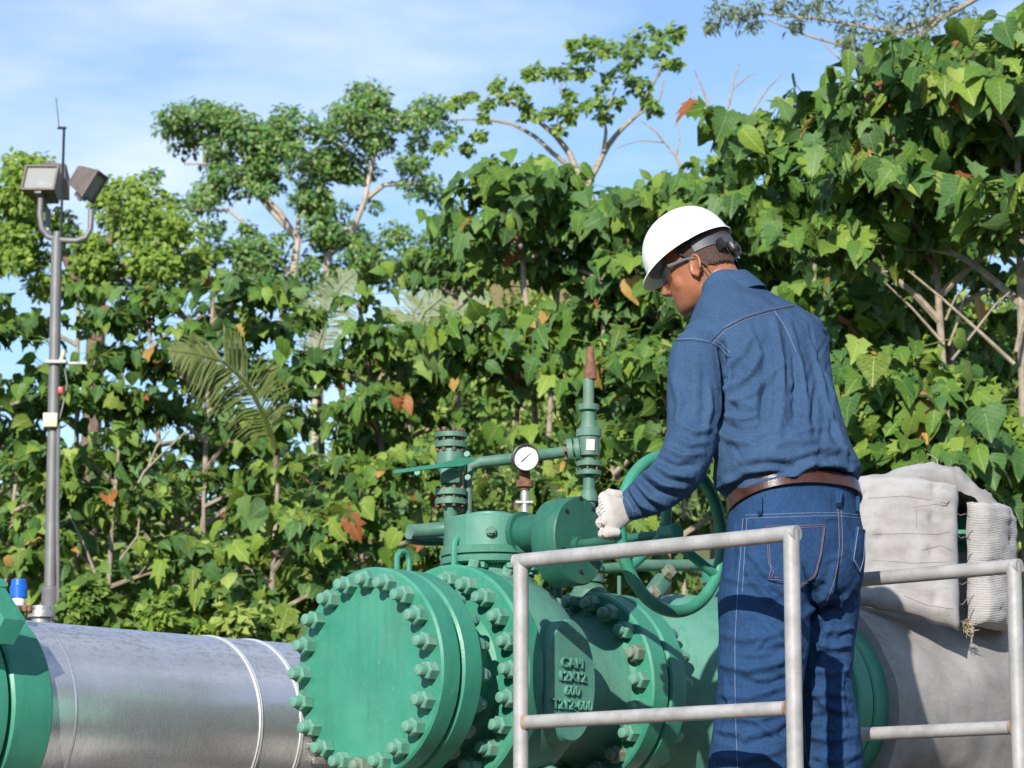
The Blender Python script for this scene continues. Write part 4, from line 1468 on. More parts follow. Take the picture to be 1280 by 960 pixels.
# bonnet and worm-gear drum on top of the body
BX = (.455, 0)
bn = MB().lathe(V3(.455, 0, .25), ZV, [(0, .135), (.035, .120), (.05, .100), (.07, .098)], 48).build('bonnet', BODYG, valve, 35)
MB().lathe(V3(.462, 0, .318), ZV, [(0, .125), (.004, .139), (.019, .141), (.022, .137), (.023, .128), (.026, .128), (.027, .139), (.044, .142), (.048, .134)], 64).build('bonnet_flange', DRUMG, bn, 35)
dr = MB().lathe(V3(.462, 0, .364), ZV, [(0, .130), (.082, .130), (.087, .126), (.088, .095), (.094, .094), (.096, .06), (.103, .058), (.104, .03)], 64).build('gear_drum', DRUMG, valve, 35)
for a in (-2.35, -1.50, 3.9):
    q = V3(.462 + .13 * cos(a), .13 * -sin(a), .400)
    dv = A * cos(a) - NN * sin(a)
    hexnut(MB().cyl(q - dv * .01, q + dv * .022, .007, seg=10), q + dv * .004, dv, .013, .012).build('set_screw', FITG, dr, 30)
for a in (-2.6, -1.9, -1.2, -.5, .3):
    q = V3(.462 + .118 * cos(a), -.118 * sin(a), .318)
    hexnut(MB().cyl(q + ZV * .01, q - ZV * .026, .008, seg=10), q, -ZV, .019, .016).build('bolt', GREEN, bn, 30)

# worm shaft, spur gearbox and handwheel, standing out towards the walkway
MB().cyl(V3(.455, .10, .40), V3(.455, .27, .40), .048, seg=24).cyl(V3(.455, .12, .40), V3(.455, .135, .40), .06, seg=24).build('worm_housing', DARKG, valve)
gb = MB()
gc = V3(.475, .235, .395)
rings = []
for (off, R) in ((0, .100), (.006, .105), (.085, .105), (.091, .101)):
    ring = []
    for k in range(64):
        a = 2 * pi * k / 64
        x, z = cos(a) * R, sin(a) * R
        z = z * 1.05 if z > 0 else z * 1.25
        ring.append(gc + NN * off + A * x + ZV * (z - .02))
    rings.append(ring)
gb.ring_tube(rings)
gbo = gb.build('gearbox', DARKG, valve, 35)
for (x, z) in ((-.055, .045), (.05, .06), (-.07, -.06), (.07, -.05), (0, -.115), (.0, .085)):
    MB().lathe(gc + NN * .088 + A * x + ZV * z, NN, [(0, .006), (.006, .006), (.0065, .004)], 10).build('screw', BLACK, gbo)
W = V3(.458, .665, .352)
MB().cyl(V3(.458, .32, .352), V3(.458, .685, .352), .013, seg=20).cyl(V3(.458, .325, .352), V3(.458, .345, .352), .022, seg=20).build('wheel_shaft', DARKG, valve)
hw = MB().torus(W, NN, .203, .0165, 72, 14).build('handwheel', GREEN, valve, 50)
MB().lathe(W, NN, [(-.035, .022), (-.03, .026), (.018, .026), (.022, .022)], 24).build('hub', GREEN, hw)
for k in range(3):
    a = radians(-28 + 120 * k)
    d = A * cos(a) + ZV * sin(a)
    MB().tube([W + d * .025 - NN * .02, W + d * .10 - NN * .012, W + d * .202], [.014, .013, .013], 10).build('spoke', GREEN, hw)


# ------------------------------------------------------------------ small bore fittings
def stack(name, px, Y, segs, mat, parent):
    """vertical fitting turned from (y pixel, half width pixel) pairs, top to bottom"""
    mb = MB()
    m = mpp(Y)
    zs = [(P(px, y, Y).z, w * m) for y, w in segs]
    org = P(px, segs[-1][0], Y)
    prof = [(z - org.z, r) for z, r in reversed(zs)]
    mb.lathe(org, ZV, prof, 28)
    return mb.build(name, mat, parent, 35)


def bolt_circle(parent, c, R, n, h, mat=RUST, r=.0065, up=True):
    for k in range(n):
        a = 2 * pi * k / n + .3
        q = Vector(c) + Vector((cos(a) * R, sin(a) * R, 0))
        mb = MB().cyl(q - ZV * h, q + ZV * h, r * .55, seg=8)
        hexnut(mb, q + ZV * (h - .010), ZV, r, .010)
        hexnut(mb, q - ZV * (h - .010), -ZV, r, .010)
        mb.build('bolt', mat, parent, 30)


YL = 8.12
lv = stack('lever_valve', 563, YL, [(541, 2), (541.5, 20.5), (547.5, 20.5), (548, 14), (552.5, 14), (553, 20.5), (560, 20.5), (560.5, 15), (568, 17), (577, 19), (584, 19), (592, 14),
                                    (600, 11), (611, 11), (612, 20), (619.5, 20), (620, 15), (624, 15), (624.5, 20), (631, 20), (631.5, 12), (640, 9), (690, 9), (694, 14), (700, 14), (701, 9), (706, 9), (707, 14), (714, 14), (714.5, 10), (735, 10)], FITG, valve)
for (y, h) in ((550.5, .034), (621.5, .030)):
    bolt_circle(lv, P(563, y, YL), .037, 8, h)
bolt_circle(lv, P(563, 703, YL), .025, 6, .022, RUST, .005)
MB().box(P(563, 596, YL - .015), .028, .030, .022, bev=.006).build('packing_block', FITG, lv)
# flat lever
lvh = MB()
pa, pc = P(588, 577, YL - .05), P(493, 590, YL - .16)
path = [P(590, 575, YL - .05), P(575, 578, YL - .07), P(545, 583, YL - .10), P(515, 587, YL - .14), P(493, 590, YL - .16)]
lrings = []
for i, p in enumerate(path):
    t = (path[min(i + 1, 4)] - path[max(i - 1, 0)]).normalized()
    sd = t.cross(ZV).normalized()
    w, h = (.014, .0055) if i < 4 else (.009, .0045)
    if i == 1:
        h = .012
    lrings.append([p + sd * (a * w) + ZV * (b * h) for a, b in ((-1, -1), (1, -1), (1, 1), (-1, 1))])
lvh.ring_tube(lrings)
lvh.build('lever', GREEN, lv, 30)
for (x, y) in ((585, 569), (572, 585), (586, 598), (523, 592)):
    hexnut(MB(), P(x, y, YL - .06), (-.3, -1, .2), .010, .012).build('nut', NUTG, lv, 30)
# balance pipe, gauge and vent stack
YV = 8.22
bp_ = MB().tube([P(584, 640, YL + .02), P(585, 600, YL + .02), P(588, 583, YL + .02), P(600, 578, YL + .02), P(655, 572, YL + .05), P(712, 564, YV)], [.011, .011, .014, .0165, .0165, .0165], 14)
bp_.build('balance_pipe', FITG, valve)
MB().cyl(P(585, 655, YL + .02), P(585, 592, YL + .02), .012, seg=14).build('riser_pipe', FITG, valve)
MB().tube([P(512, 664, YL - .02), P(525, 664, YL), P(556, 661, YL)], [.021, .021, .021], 16).build('stub_pipe', FITG, valve)
MB().tube([P(512, 668, YL - .02), P(514, 674, YL + .01), P(530, 676, YL + .06), P(560, 676, YL + .10)], .015, 12).build('return_pipe', DARKG, valve)
# gauge
gface = Vector((.18, -1, -.06)).normalized()
gcen = P(657, 572, 7.98)
YG = 8.02
ga = MB().lathe(gcen - gface * .032, gface, [(-.004, .030), (0, .036), (.034, .0385), (.040, .0385), (.041, .0362), (.029, .0357)], 40).build('pressure_gauge', BROWNCASE, valve, 35)
di = MB().lathe(gcen - gface * .001, gface, [(-.002, .0355), (0, .0355)], 40).build('dial', WHITE, ga, 0)
gu = (ZV - gface * gface.z).normalized()
gr_ = gu.cross(gface)
nd = MB()
ndir = (gr_ * .72 + gu * .70).normalized()
nw = ndir.cross(gface)
nd.add([gcen + gface * .0015 - ndir * .017 - nw * .0012, gcen + gface * .0015 - ndir * .017 + nw * .0012, gcen + gface * .0015 + ndir * .025 + nw * .0005, gcen + gface * .0015 + ndir * .025 - nw * .0005], [(0, 1, 2, 3)])
nd.build('needle', INK, ga, 0)
tk = MB()
for k in range(21):
    a = radians(225 - 270 * k / 20)
    d = gr_ * cos(a) + gu * sin(a)
    w = d.cross(gface)
    r0 = .0265 if k % 5 == 0 else .0295
    tk.add([gcen + gface * .001 + d * r0 - w * .0005, gcen + gface * .001 + d * r0 + w * .0005, gcen + gface * .001 + d * .033 + w * .0005, gcen + gface * .001 + d * .033 - w * .0005], [(0, 1, 2, 3)])
tk.build('graduations', INK, ga, 0)
stack('gauge_stem', 656, YG, [(588, 6), (594, 8), (595, 7), (600, 7), (601, 11), (609, 11), (610, 7), (613, 6), (614, 4.5), (650, 4.5)], RUST, ga)
stack('gauge_cock', 656, YG - .012, [(613, 3), (614, 5), (622, 5.5), (632, 5.5), (640, 6), (650, 6)], STEEL, ga)
MB().cyl(P(645, 628, YG - .02), P(666, 628, YG - .02), .006, seg=10).build('cock_handle', STEEL, ga)

vs_ = stack('vent_stack', 737, YV, [(473, 5), (474, 7), (505, 7), (506, 13.5), (513, 13.5), (514, 8.5), (522, 8.5), (530, 10), (536, 11), (537, 16), (546, 16), (547, 14), (552, 13), (566, 14), (570, 14),
                                    (571, 8), (576, 8), (577, 16), (583, 16), (584, 9), (588, 9), (589, 16), (594, 16), (595, 7.5), (612, 7.5), (613, 9), (620, 11), (627, 11), (628, 8), (700, 8), (706, 9), (707, 18), (714, 18), (715, 12), (719, 12),
                                    (720, 18), (728, 18), (729, 14), (738, 22), (760, 24)], FITG, valve)
stack('vent_nipple', 738, YV, [(433, 2), (434, 4), (440, 5), (455, 6), (456, 7.5), (466, 8), (474, 8), (475, 7)], RUST, vs_)
bolt_circle(vs_, P(737, 586, YV), .028, 6, .020, RUST, .006)
bolt_circle(vs_, P(737, 717, YV), .032, 8, .026, RUST, .0065)
bolt_circle(vs_, P(737, 541, YV), .030, 6, .012, RUST, .005)
tf = P(712, 563, YV)
tx = Vector((1, 0, 0.12)).normalized()
tfo = MB().lathe(tf, tx, [(-.008, .034), (.008, .034), (.0085, .02), (.014, .02), (.0145, .034), (.028, .034), (.03, .02), (.06, .020)], 28).build('tee_flange', FITG, vs_, 35)
for k in range(6):
    a = k * pi / 3 + .4
    hexnut(MB(), tf - tx * .008 + (ZV * cos(a) + Vector((0, 1, 0)) * sin(a)) * .026, -tx, .007, .009).build('bolt', RUST, tfo, 30)
MB().box(P(738, 556, YV - .032), .012, .002, .016).build('tag_plate', STEEL, vs_)
# thin tubing beside the gearbox
MB().tube([P(690, 760, 8.05), P(690, 700, 8.05), P(690, 690, 8.05)], .0075, 8).build('drain_tube', FITG, valve)
MB().tube([P(699, 760, 8.02), P(699, 722, 8.02), P(702, 714, 8.02), P(710, 711, 8.02), P(745, 712, 8.1)], [.010, .010, .010, .009, .009], 10).build('bleed_tube', FITG, valve)
MB().tube([P(774, 750, 8.2), P(774, 720, 8.2)], .006, 8).build('drain_tube', FITG, valve)
MB().tube([P(742, 712, YV), P(800, 707, YV + .1), P(905, 706, YV + .3), P(960, 706, YV + .4)], [.014, .017, .017, .017], 12).build('bypass_pipe', FITG, valve)
# pedestals
ped = MB()
ped.box(V3(.45, 0, -.40 - .5 * 0) , .16, .14, .115, (A, NN, ZV), bev=.01)
ped.build('foot', DARKG, valve)
px_ = V3(.45)
for (s, nm) in ((.45, 0), (1.4, 1)):
    q = V3(s)
    zt = C0.z - (.515 if nm == 0 else .305)
    pd = MB().box((q.x, q.y, zt / 2 - .01), .26, .22, zt / 2, (A, NN, ZV), bev=.02)
    tag(pd.build('concrete_pedestal', CONC), ('concrete pedestal under the valve body with the cast lettering', 'concrete pedestal under the valve half hidden by the worker')[nm], 'pedestal', 'concrete pedestals')

# ------------------------------------------------------------------ insulated pipe on the right
q0 = V3(1.91)
ip = thing('insulated_pipe', (q0.x, q0.y, q0.z), 'pipe wrapped in weathered grey insulation cloth right of the worker', 'pipe')
rr = np.random.default_rng(5)


def cloth_tube(s0, s1, R, n_s, n_a, amp, seed):
    mb = MB()
    rings = []
    for i in range(n_s):
        s = s0 + (s1 - s0) * i / (n_s - 1)
        ring = []
        for k in range(n_a):
            a = 2 * pi * k / n_a
            d = noise.fractal(Vector((s * 2.2, cos(a) * 1.3 + seed, sin(a) * 1.3)), 1.0, 2.1, 5) * amp + 0.6 * amp * noise.noise(Vector((s * 9, cos(a) * 3 + seed, sin(a) * 3)))
            d += .006 * sin(a * 3 + s * 7)
            ring.append(V3(s, (R + d) * sin(a), (R + d) * cos(a)))
        rings.append(ring)
    mb.ring_tube(rings)
    return mb


cloth_tube(1.905, 7.5, .318, 160, 80, .016, 1.0).build('insulation_cloth', BLANKD, ip, 60)
MB().lathe(V3(0), A, [(1.905, .16), (7.52, .16)], 32).build('carrier_pipe', DARKG, ip)
fr = MB()
for k in range(90):                       # frayed edge beside the flange
    a = random.uniform(0, 2 * pi)
    p = V3(1.915 + random.uniform(0, .02), .315 * sin(a), .315 * cos(a))
    fr.tube([p, p + Vector((random.gauss(0, .02), random.gauss(0, .02), random.gauss(0, .02)))], .0015, 3)
fr.build('frayed_edge', BLANK, ip)
for (s, a) in ((2.95, 1.25), (3.3, 1.0), (2.6, 1.6), (3.1, 2.0)):
    p = V3(s, .326 * sin(a), .326 * cos(a))
    MB().torus(p, NN, .016, .004, 16, 6).build('tie_knot', BLANKD, ip)

# ------------------------------------------------------------------ removable blankets on the far valve top
fv = thing('blanketed_valve', V3(2.62, 0, .26), 'green valve top wrapped in thick quilted grey blanket panels', 'valve')
MB().lathe(V3(2.66, 0, .20), ZV, [(0, .15), (.12, .14), (.13, .15), (.18, .15), (.185, .13), (.36, .14), (.365, .20), (.40, .20), (.405, .13), (.46, .12)], 40).build('valve_top', GREEN, fv, 35)


nb_ = MB().lathe(V3(2.60, 0, .10), ZV, [(0, .24), (.16, .23), (.22, .22), (.30, .215), (.42, .21)], 48)
nb_.build('neck_blanket', BLANKD, fv, 60)


RUBKNOT = plain('dark_cord', (.22, .20, .185), .9)


def bvh_panel(o):
    b = BASE[o.name]
    return BVHTree.FromPolygons([v.co + b for v in o.data.vertices], [tuple(p.vertices) for p in o.data.polygons])


def panel(name, p00, p10, p11, p01, thick, mat, bulge, nu=26, nv=26, seed=0.0, wr=.007):
    """quilted slab between four corners (left-low, right-low, right-high, left-high), puffed outwards"""
    p00, p10, p11, p01 = map(Vector, (p00, p10, p11, p01))
    nrm = (p10 - p00).cross(p01 - p00).normalized()
    if nrm.y > 0:
        nrm = -nrm
    front, back = [], []
    for j in range(nv + 1):
        for i in range(nu + 1):
            u, v = i / nu, j / nv
            p = p00.lerp(p10, u).lerp(p01.lerp(p11, u), v)
            e = min(1, min(u, 1 - u, v, 1 - v) * 9)
            puff = sqrt(max(0, 1 - (1 - e) ** 2))
            b = bulge * 4 * u * (1 - u)
            w = wr * (noise.noise(Vector((u * 3 + seed, v * 7, seed))) + .6 * noise.noise(Vector((u * 7 + seed, v * 16, 2))) + .5 * noise.noise(Vector((u * 2, v * 22 + seed, 5))))
            for (qu, qv) in ((.72, .12), (.72, .45), (.72, .72), (.75, .92), (.2, .5)):
                dd = ((u - qu) * 1.0) ** 2 + ((v - qv) * 1.0) ** 2
                w -= .016 * math.exp(-dd / .0012) + .007 * math.exp(-((v - qv) ** 2) / .0006) * math.exp(-((u - qu) ** 2) / .06)
            for (cv_, hv_) in ((.88, .004), (.63, .003), (.30, .004), (.16, .003)):
                w += hv_ * math.exp(-((v - cv_ - .03 * noise.noise(Vector((u * 3, cv_ * 9, seed)))) / .012) ** 2)
            edge = Vector((noise.noise(Vector((v * 6, seed, u * 5))) * .007, 0, noise.noise(Vector((u * 6, seed + 3, v * 5))) * .007))
            front.append(p + edge + nrm * (thick * (.35 + .65 * puff) + b + w * puff))
            back.append(p + edge + nrm * (-.2 * thick * puff + b * .7))
    n1 = nu + 1
    mb = MB()
    fs = []
    o = len(front)
    for j in range(nv):
        for i in range(nu):
            a = j * n1 + i
            fs.append((a, a + 1, a + n1 + 1, a + n1))
            fs.append((o + a, o + a + n1, o + a + n1 + 1, o + a + 1))
    rim = [i for i in range(n1)] + [j * n1 + nu for j in range(1, nv + 1)] + [nv * n1 + i for i in range(nu - 1, -1, -1)] + [j * n1 for j in range(nv - 1, 0, -1)]
    for k in range(len(rim)):
        a, b2 = rim[k], rim[(k + 1) % len(rim)]
        fs.append((a, o + a, o + b2, b2))
    mb.add(front + back, fs)
    return mb.build(name, mat, fv, 70)


YB = 9.00
fb_ = panel('front_blanket', P(1068, 756, YB - .06), P(1198, 789, YB - .06), P(1195, 610, YB + .08), P(1066, 600, YB + .06), .05, BLANK, .03, 36, 40, 1.0)
panel('end_blanket', P(1210, 782, YB + .10), P(1257, 792, YB + .30), P(1250, 632, YB + .32), P(1208, 628, YB + .12), .06, BLANKR, .02, 16, 36, 4.0, .007)
panel('rear_blanket', P(1080, 760, YB + .62), P(1240, 780, YB + .62), P(1235, 640, YB + .62), P(1080, 620, YB + .62), .05, BLANKD, .02, 18, 18, 7.0)
# crumpled cap lying over the top
cap = MB()
nu, nv = 44, 24
tv, bv = [], []
for j in range(nv + 1):
    for i in range(nu + 1):
        u, v = i / nu, j / nv
        px = 1064 + 195 * u
        prof = 604 - 20 * math.exp(-((u - .55) / .30) ** 2) - 4 * sin(pi * u) + 40 * max(0, u - .72) ** 1.1 * 3.0
        y = YB - .03 + .68 * v + .20 * u
        p = P(px, prof, YB + .1)
        zz = p.z + .035 * sin(pi * min(1, v * 1.1)) - .06 * max(0, .16 - v) * 5 * (1 - .35 * u) - .02 * v
        cr_ = .020 * noise.fractal(Vector((u * 9, v * 6, 1.5)), 1.0, 2.1, 4) * (.35 + 1.6 * max(0, u - .45)) + .012 * noise.noise(Vector((u * 26, v * 9, 3))) * max(0, u - .4) * 2
        x = p.x * (1 + (y - YB) * .02)
        tv.append(Vector((x + .02 * noise.noise(Vector((v * 5, u * 5, 9))), y, zz + cr_)))
        bv.append(tv[-1] - Vector((0, -.004, .034)))
fs = []
o = len(tv)
n1 = nu + 1
for j in range(nv):
    for i in range(nu):
        a = j * n1 + i
        fs += [(a, a + 1, a + n1 + 1, a + n1), (o + a, o + a + n1, o + a + n1 + 1, o + a + 1)]
rim = [i for i in range(n1)] + [j * n1 + nu for j in range(1, nv + 1)] + [nv * n1 + i for i in range(nu - 1, -1, -1)] + [j * n1 for j in range(nv - 1, 0, -1)]
for k in range(len(rim)):
    a, b2 = rim[k], rim[(k + 1) % len(rim)]
    fs.append((a, o + a, o + b2, b2))
cap.add(tv + bv, fs)
cap.build('cap_blanket', BLANKD, fv, 70)
wire = plain('lacing_wire', (.45, .43, .40), .4, .7)
bl_ = bvh_panel(fb_)
sl_ = MB()
for ln in ([(1142, 634), (1172, 630), (1186, 634)], [(1145, 634), (1146, 664)], [(1086, 668), (1130, 667), (1172, 668), (1190, 664)], [(1152, 688), (1176, 682), (1194, 690)], [(1085, 623), (1130, 620), (1170, 626)], [(1130, 745), (1160, 757), (1196, 762)], [(1090, 700), (1140, 704), (1194, 702)]):
    pts_ = []
    for (a_, b_) in zip(ln[:-1], ln[1:]):
        for k in range(8):
            x_, y_ = a_[0] + (b_[0] - a_[0]) * k / 8, a_[1] + (b_[1] - a_[1]) * k / 8
            d_ = (P(x_, y_, 9) - Vector((0, 0, CAMZ))).normalized()
            lo_c = bl_.ray_cast(Vector((0, 0, CAMZ)), d_)[0]
            if lo_c is not None:
                pts_.append(lo_c)
    if len(pts_) > 3:
        sl_.tube(pts_, .0011, 5)
sl_.build('quilt_stitch', RUBKNOT, fb_)['kind'] = 'stuff'
lw = MB()
for (x0, y0, x1, y1) in ((1194, 640, 1212, 646), (1195, 668, 1212, 675), (1196, 728, 1214, 730), (1197, 756, 1214, 748), (1175, 762, 1198, 755), (1178, 682, 1196, 690), (1176, 628, 1195, 626), (1196, 775, 1214, 776)):
    a_, b_ = P(x0, y0, YB - .03), P(x1, y1, YB + .03)
    lw.tube([a_, a_.lerp(b_, .35) + Vector((0, -.005, -.006)), a_.lerp(b_, .7) + Vector((0, -.004, .005)), b_], .0016, 5)
lw.tube([P(1173, 584, YB + .2), P(1171, 574, YB + .2), P(1166, 570, YB + .2), P(1158, 567, YB + .2)], .002, 5)
lw.build('lacing', wire, fv)
fz = MB()
for k in range(60):
    p = P(random.gauss(1208, 5), random.uniform(776, 790), YB + .02)
    fz.tube([p, p + Vector((random.gauss(0, .012), random.gauss(0, .01), random.gauss(.004, .012)))], .001, 3)
fz.build('stuffing_fibre', plain('yellow_fibre', (.42, .34, .20), .9), fv)

# ------------------------------------------------------------------ steel-clad pipe on the left
T0 = P(200, 905, 8.32)
TR = .262


def T3(s, n=0.0, z=0.0):
    return T0 + A * s + NN * n + ZV * z


cp = thing('clad_pipe', T0, 'shiny metal-clad pipe with green flange at the left', 'pipe')
jk = MB().lathe(T0, A, [(-.59, TR), (6.5, TR)], 96).build('cladding', CLAD, cp, 30)
for s in (.16, .315):
    MB().lathe(T0, A, [(s - .012, TR - .002), (s - .009, TR + .0035), (s - .004, TR + .0015), (s, TR + .004), (s + .006, TR - .002)], 96, cap=False).build('seam_band', plain('bright_seam', (.82, .82, .80), .35, .6, .05), jk, 60)
MB().lathe(T0, A, [(-.505, TR - .001), (-.503, TR + .0008), (-.495, TR + .0008), (-.493, TR - .001)], 96, cap=False).build('lap_joint', CLAD, jk, 60)
MB().lathe(T0, A, [(1.3, TR - .002), (1.303, TR + .004), (1.31, TR + .004), (1.315, TR - .002)], 96, cap=False).build('seam_band', CLAD, jk, 60)
sl = MB()
for k in range(20):
    s0 = .33 + k * .05
    sl.box(T3(s0 + .026, TR * sin(1.30) + .001, TR * cos(1.30)), .026, .002, .003, (A, NN, ZV))
sl.build('lap_strip', plain('bright_seam_strip', (.8, .8, .78), .35, .6, .05), jk)
for (s, a) in ((.37, 1.62), (.37, 1.80), (.39, 1.95)):
    p = T3(s, (TR + .006) * sin(a), (TR + .006) * cos(a))
    cb = MB().box(p, .028, .012, .010, (A, NN, ZV), bev=.003).cyl(p - A * .035, p + A * .04, .0055, seg=8)
    cb.build('latch', STEEL, cp)
lf = MB().lathe(T0, A, [(-.73, .20), (-.725, .278), (-.718, .285), (-.600, .285), (-.593, .279), (-.592, .24), (-.58, .235)], 96).build('pipe_flange', GREEN, cp, 30)
MB().lathe(T0, A, [(-1.8, .27), (-.885, .27), (-.875, .285), (-.742, .285), (-.736, .279), (-.733, .205)], 96).build('outer_flange', GREEN, cp, 30)
# clamp lug on the flange
lug = MB()
lax = (A, (NN * .75 + ZV * .66).normalized(), (ZV * .75 - NN * .66).normalized())
lc = P(-4, 772, 7.50)
hexl = []
for off in (-.035, .035):
    hexl.append([lc + lax[0] * off + Vector((1, .2, 0)).normalized() * (u * .048) + ZV * (v * .080) for u, v in ((-1.2, .9), (-.2, 1.0), (1.0, -.05), (.35, -.85), (-1.2, -.9))])
lug.ring_tube(hexl)
lo_ = lug.build('clamp_lug', GREEN, cp, 30)
MB().lathe(lc - A * .034 - Vector((.02, 0, 0)), -A, [(0, .036), (.012, .036), (.013, .026), (.030, .025), (.032, .015)], 24).build('boss', GREEN, lo_, 35)
MB().cyl(T3(-.70, .10, .25), T3(-.70, .18, .34), .02, seg=12).build('lug_pin', GREEN, cp)
for s in (.9, 4.0):
    q = T3(s)
    hgt = q.z - TR
    pd = MB().box((q.x, q.y, hgt / 2 + .03), .20, .24, hgt / 2 + .03, (A, NN, ZV), bev=.02)
    tag(pd.build('concrete_pier', CONC), ('near concrete pier under the metal-clad pipe', 'far concrete pier under the metal-clad pipe')[s > 2], 'pier', 'piers under the metal-clad pipe')
# blue-capped fitting rising behind the flange
bf_ = thing('capped_fitting', P(23, 1732, 9.0), 'small steel fitting with blue plastic cap at the left edge', 'fitting')
stack('cap', 23, 9.0, [(724, 8), (725, 9.5), (732, 10), (733, 11), (747, 11), (748, 9)], BLUE, bf_)
stack('sleeve', 23, 9.0, [(747, 8), (748, 8.5), (757, 8.5), (758, 8)], WHITE, bf_)
sk = stack('socket', 23, 9.0, [(757, 10), (758, 12), (763, 13), (764, 16), (770, 17), (772, 17), (773, 12), (830, 12), (1732, 12)], STEEL, bf_)
for x in (12, 22, 32, 36):
    hexnut(MB(), P(x, 764, 8.965), ZV, .012, .018).build('nut', RUST, sk, 30)

# ================================================================== WALKWAY AND RAILS
RD = Vector((cos(radians(36)), -sin(radians(36)), 0))
RN = Vector((-RD.y, RD.x, 0))
FZ = CAMZ - .005
r1 = P(989, 667, 6.86)
zt1 = r1.z
r0_ = P(651, 700, 7.42)
RD1 = (Vector((r1.x, r1.y, 0)) - Vector((r0_.x, r0_.y, 0))).normalized()
zm1 = P(989, 885, 6.86).z
r3 = P(1267, 708, 7.45)
zt2 = r3.z
zm2 = P(1264, 909, 7.45).z
RN1 = Vector((-RD1.y, RD1.x, 0))
RR = .0200
deck = thing('walkway', (r1.x, r1.y, FZ), 'steel grating walkway deck under the worker', 'walkway')
corner = Vector((r0_.x, r0_.y, 0))
d2 = Vector((r3.x, r3.y, 0)) - corner
wid = d2.dot(RN1)
mid0 = corner + RN1 * (wid / 2) - RD1 * .05
gr = MB()
LW = 1.75
for k in range(60):
    c = mid0 + RD1 * (LW * (k + .5) / 60)
    gr.box((c.x, c.y, FZ - .016), .003, wid / 2, .015, (RD1, RN1, ZV))
for k in range(9):
    c = mid0 + RD1 * (LW / 2) + RN1 * (wid * (k - 4) / 9)
    gr.box((c.x, c.y, FZ - .020), LW / 2, .003, .010, (RD1, RN1, ZV))
tag(gr.build('grating', GALV, deck, 0), kind='stuff')
for sgn in (-1, 1):
    c = mid0 + RD1 * (LW / 2) + RN1 * (sgn * (wid / 2 + .03))
    MB().box((c.x, c.y, FZ - .06), LW / 2, .03, .06, (RD1, RN1, ZV)).build('side_beam', GALV, deck)
    for t in (.1, LW - .1):
        c2 = mid0 + RD1 * t + RN1 * (sgn * (wid / 2 + .03))
        MB().box((c2.x, c2.y, (FZ - .12) / 2), .03, .03, (FZ - .12) / 2, (RD1, RN1, ZV)).build('leg', GALV, deck)


WELD = plain('rusty_weld', (.33, .235, .17), .8, 0, .35, 60, .4)


def rail(label, pa, pb_, zt, zm):
    """a bent top rail, a mid rail and two posts"""
    pa, pb_ = Vector((pa.x, pa.y, 0)), Vector((pb_.x, pb_.y, 0))
    root = thing('guard_rail', (pa.x, pa.y, FZ), label, 'railing', 'guard rails of the walkway')
    d = (pb_ - pa).normalized()
    z0 = FZ - .10
    for q in (pa, pb_):
        MB().cyl(q + ZV * z0, q + ZV * (zt + RR * .4), RR, seg=20).build('post', GALV, root)
    MB().cyl(pa + ZV * zt - d * RR * .9, pb_ + ZV * zt + d * RR * .9, RR * .97, seg=20).build('top_rail', GALV, root)
    MB().cyl(pa + ZV * zm + d * RR * .8, pb_ + ZV * zm - d * RR * .8, RR * .90, seg=20).build('mid_rail', GALV, root)
    for q, s in ((pa, 1), (pb_, -1)):
        MB().lathe(q + ZV * zm + d * s * RR * .75, d * s, [(0, RR * 1.12), (.006, RR * 1.02), (.010, RR * .90)], 16).build('weld_bead', WELD, root)
    return root


rail('pale galvanised guard rail in front of the valve and the worker', corner, Vector((r1.x, r1.y, 0)), zt1, zm1)
ra_ = Vector((r3.x, r3.y, 0))
rail('pale galvanised guard rail behind the worker at the right', ra_ - RD1 * .78, ra_, zt2, zm2)

# ================================================================== THE WORKER
def catmull(p0, p1, p2, p3, t):
    return 0.5 * ((2 * p1) + (-p0 + p2) * t + (2 * p0 - 5 * p1 + 4 * p2 - p3) * t * t + (-p0 + 3 * p1 - 3 * p2 + p3) * t ** 3)


def loft(mb, rings, sub=4, n=32, grow=0.0):
    """rings: (centre, half-width vector, half-depth vector, roundness)"""
    out = []
    K = len(rings)
    R = [[Vector(r[0]), Vector(r[1]), Vector(r[2]), r[3] if len(r) > 3 else 2.0] for r in rings]
    for i in range(K - 1):
        a, b, c, d = R[max(0, i - 1)], R[i], R[i + 1], R[min(K - 1, i + 2)]
        for k in range(sub + (1 if i == K - 2 else 0)):
            t = k / sub
            out.append([catmull(a[j], b[j], c[j], d[j], t) for j in range(4)])
    rr = []
    for c, u, v, e in out:
        ring = []
        if grow:
            u = u + u.normalized() * grow
            v = v + v.normalized() * grow
        for k in range(n):
            a = 2 * pi * k / n
            ca, sa = cos(a), sin(a)
            ring.append(c + u * math.copysign(abs(ca) ** (2 / e), ca) + v * math.copysign(abs(sa) ** (2 / e), sa))
        rr.append(ring)
    mb.ring_tube(rr)
    return mb


def limb(mb, pts, n=24, sub=4, grow=0.0, flat=1.0):
    """round limb through (point, radius); pts as world vectors"""
    rings = []
    K = len(pts)
    up = Vector((0.1, -1, 0.05))
    for i in range(K):
        t = (pts[min(i + 1, K - 1)][0] - pts[max(i - 1, 0)][0]).normalized()
        u = (up - t * up.dot(t)).normalized()
        w = t.cross(u)
        r = pts[i][1] + grow
        rings.append((pts[i][0], w * r, u * r * flat, 2.0))
    return loft(mb, rings, sub, n)


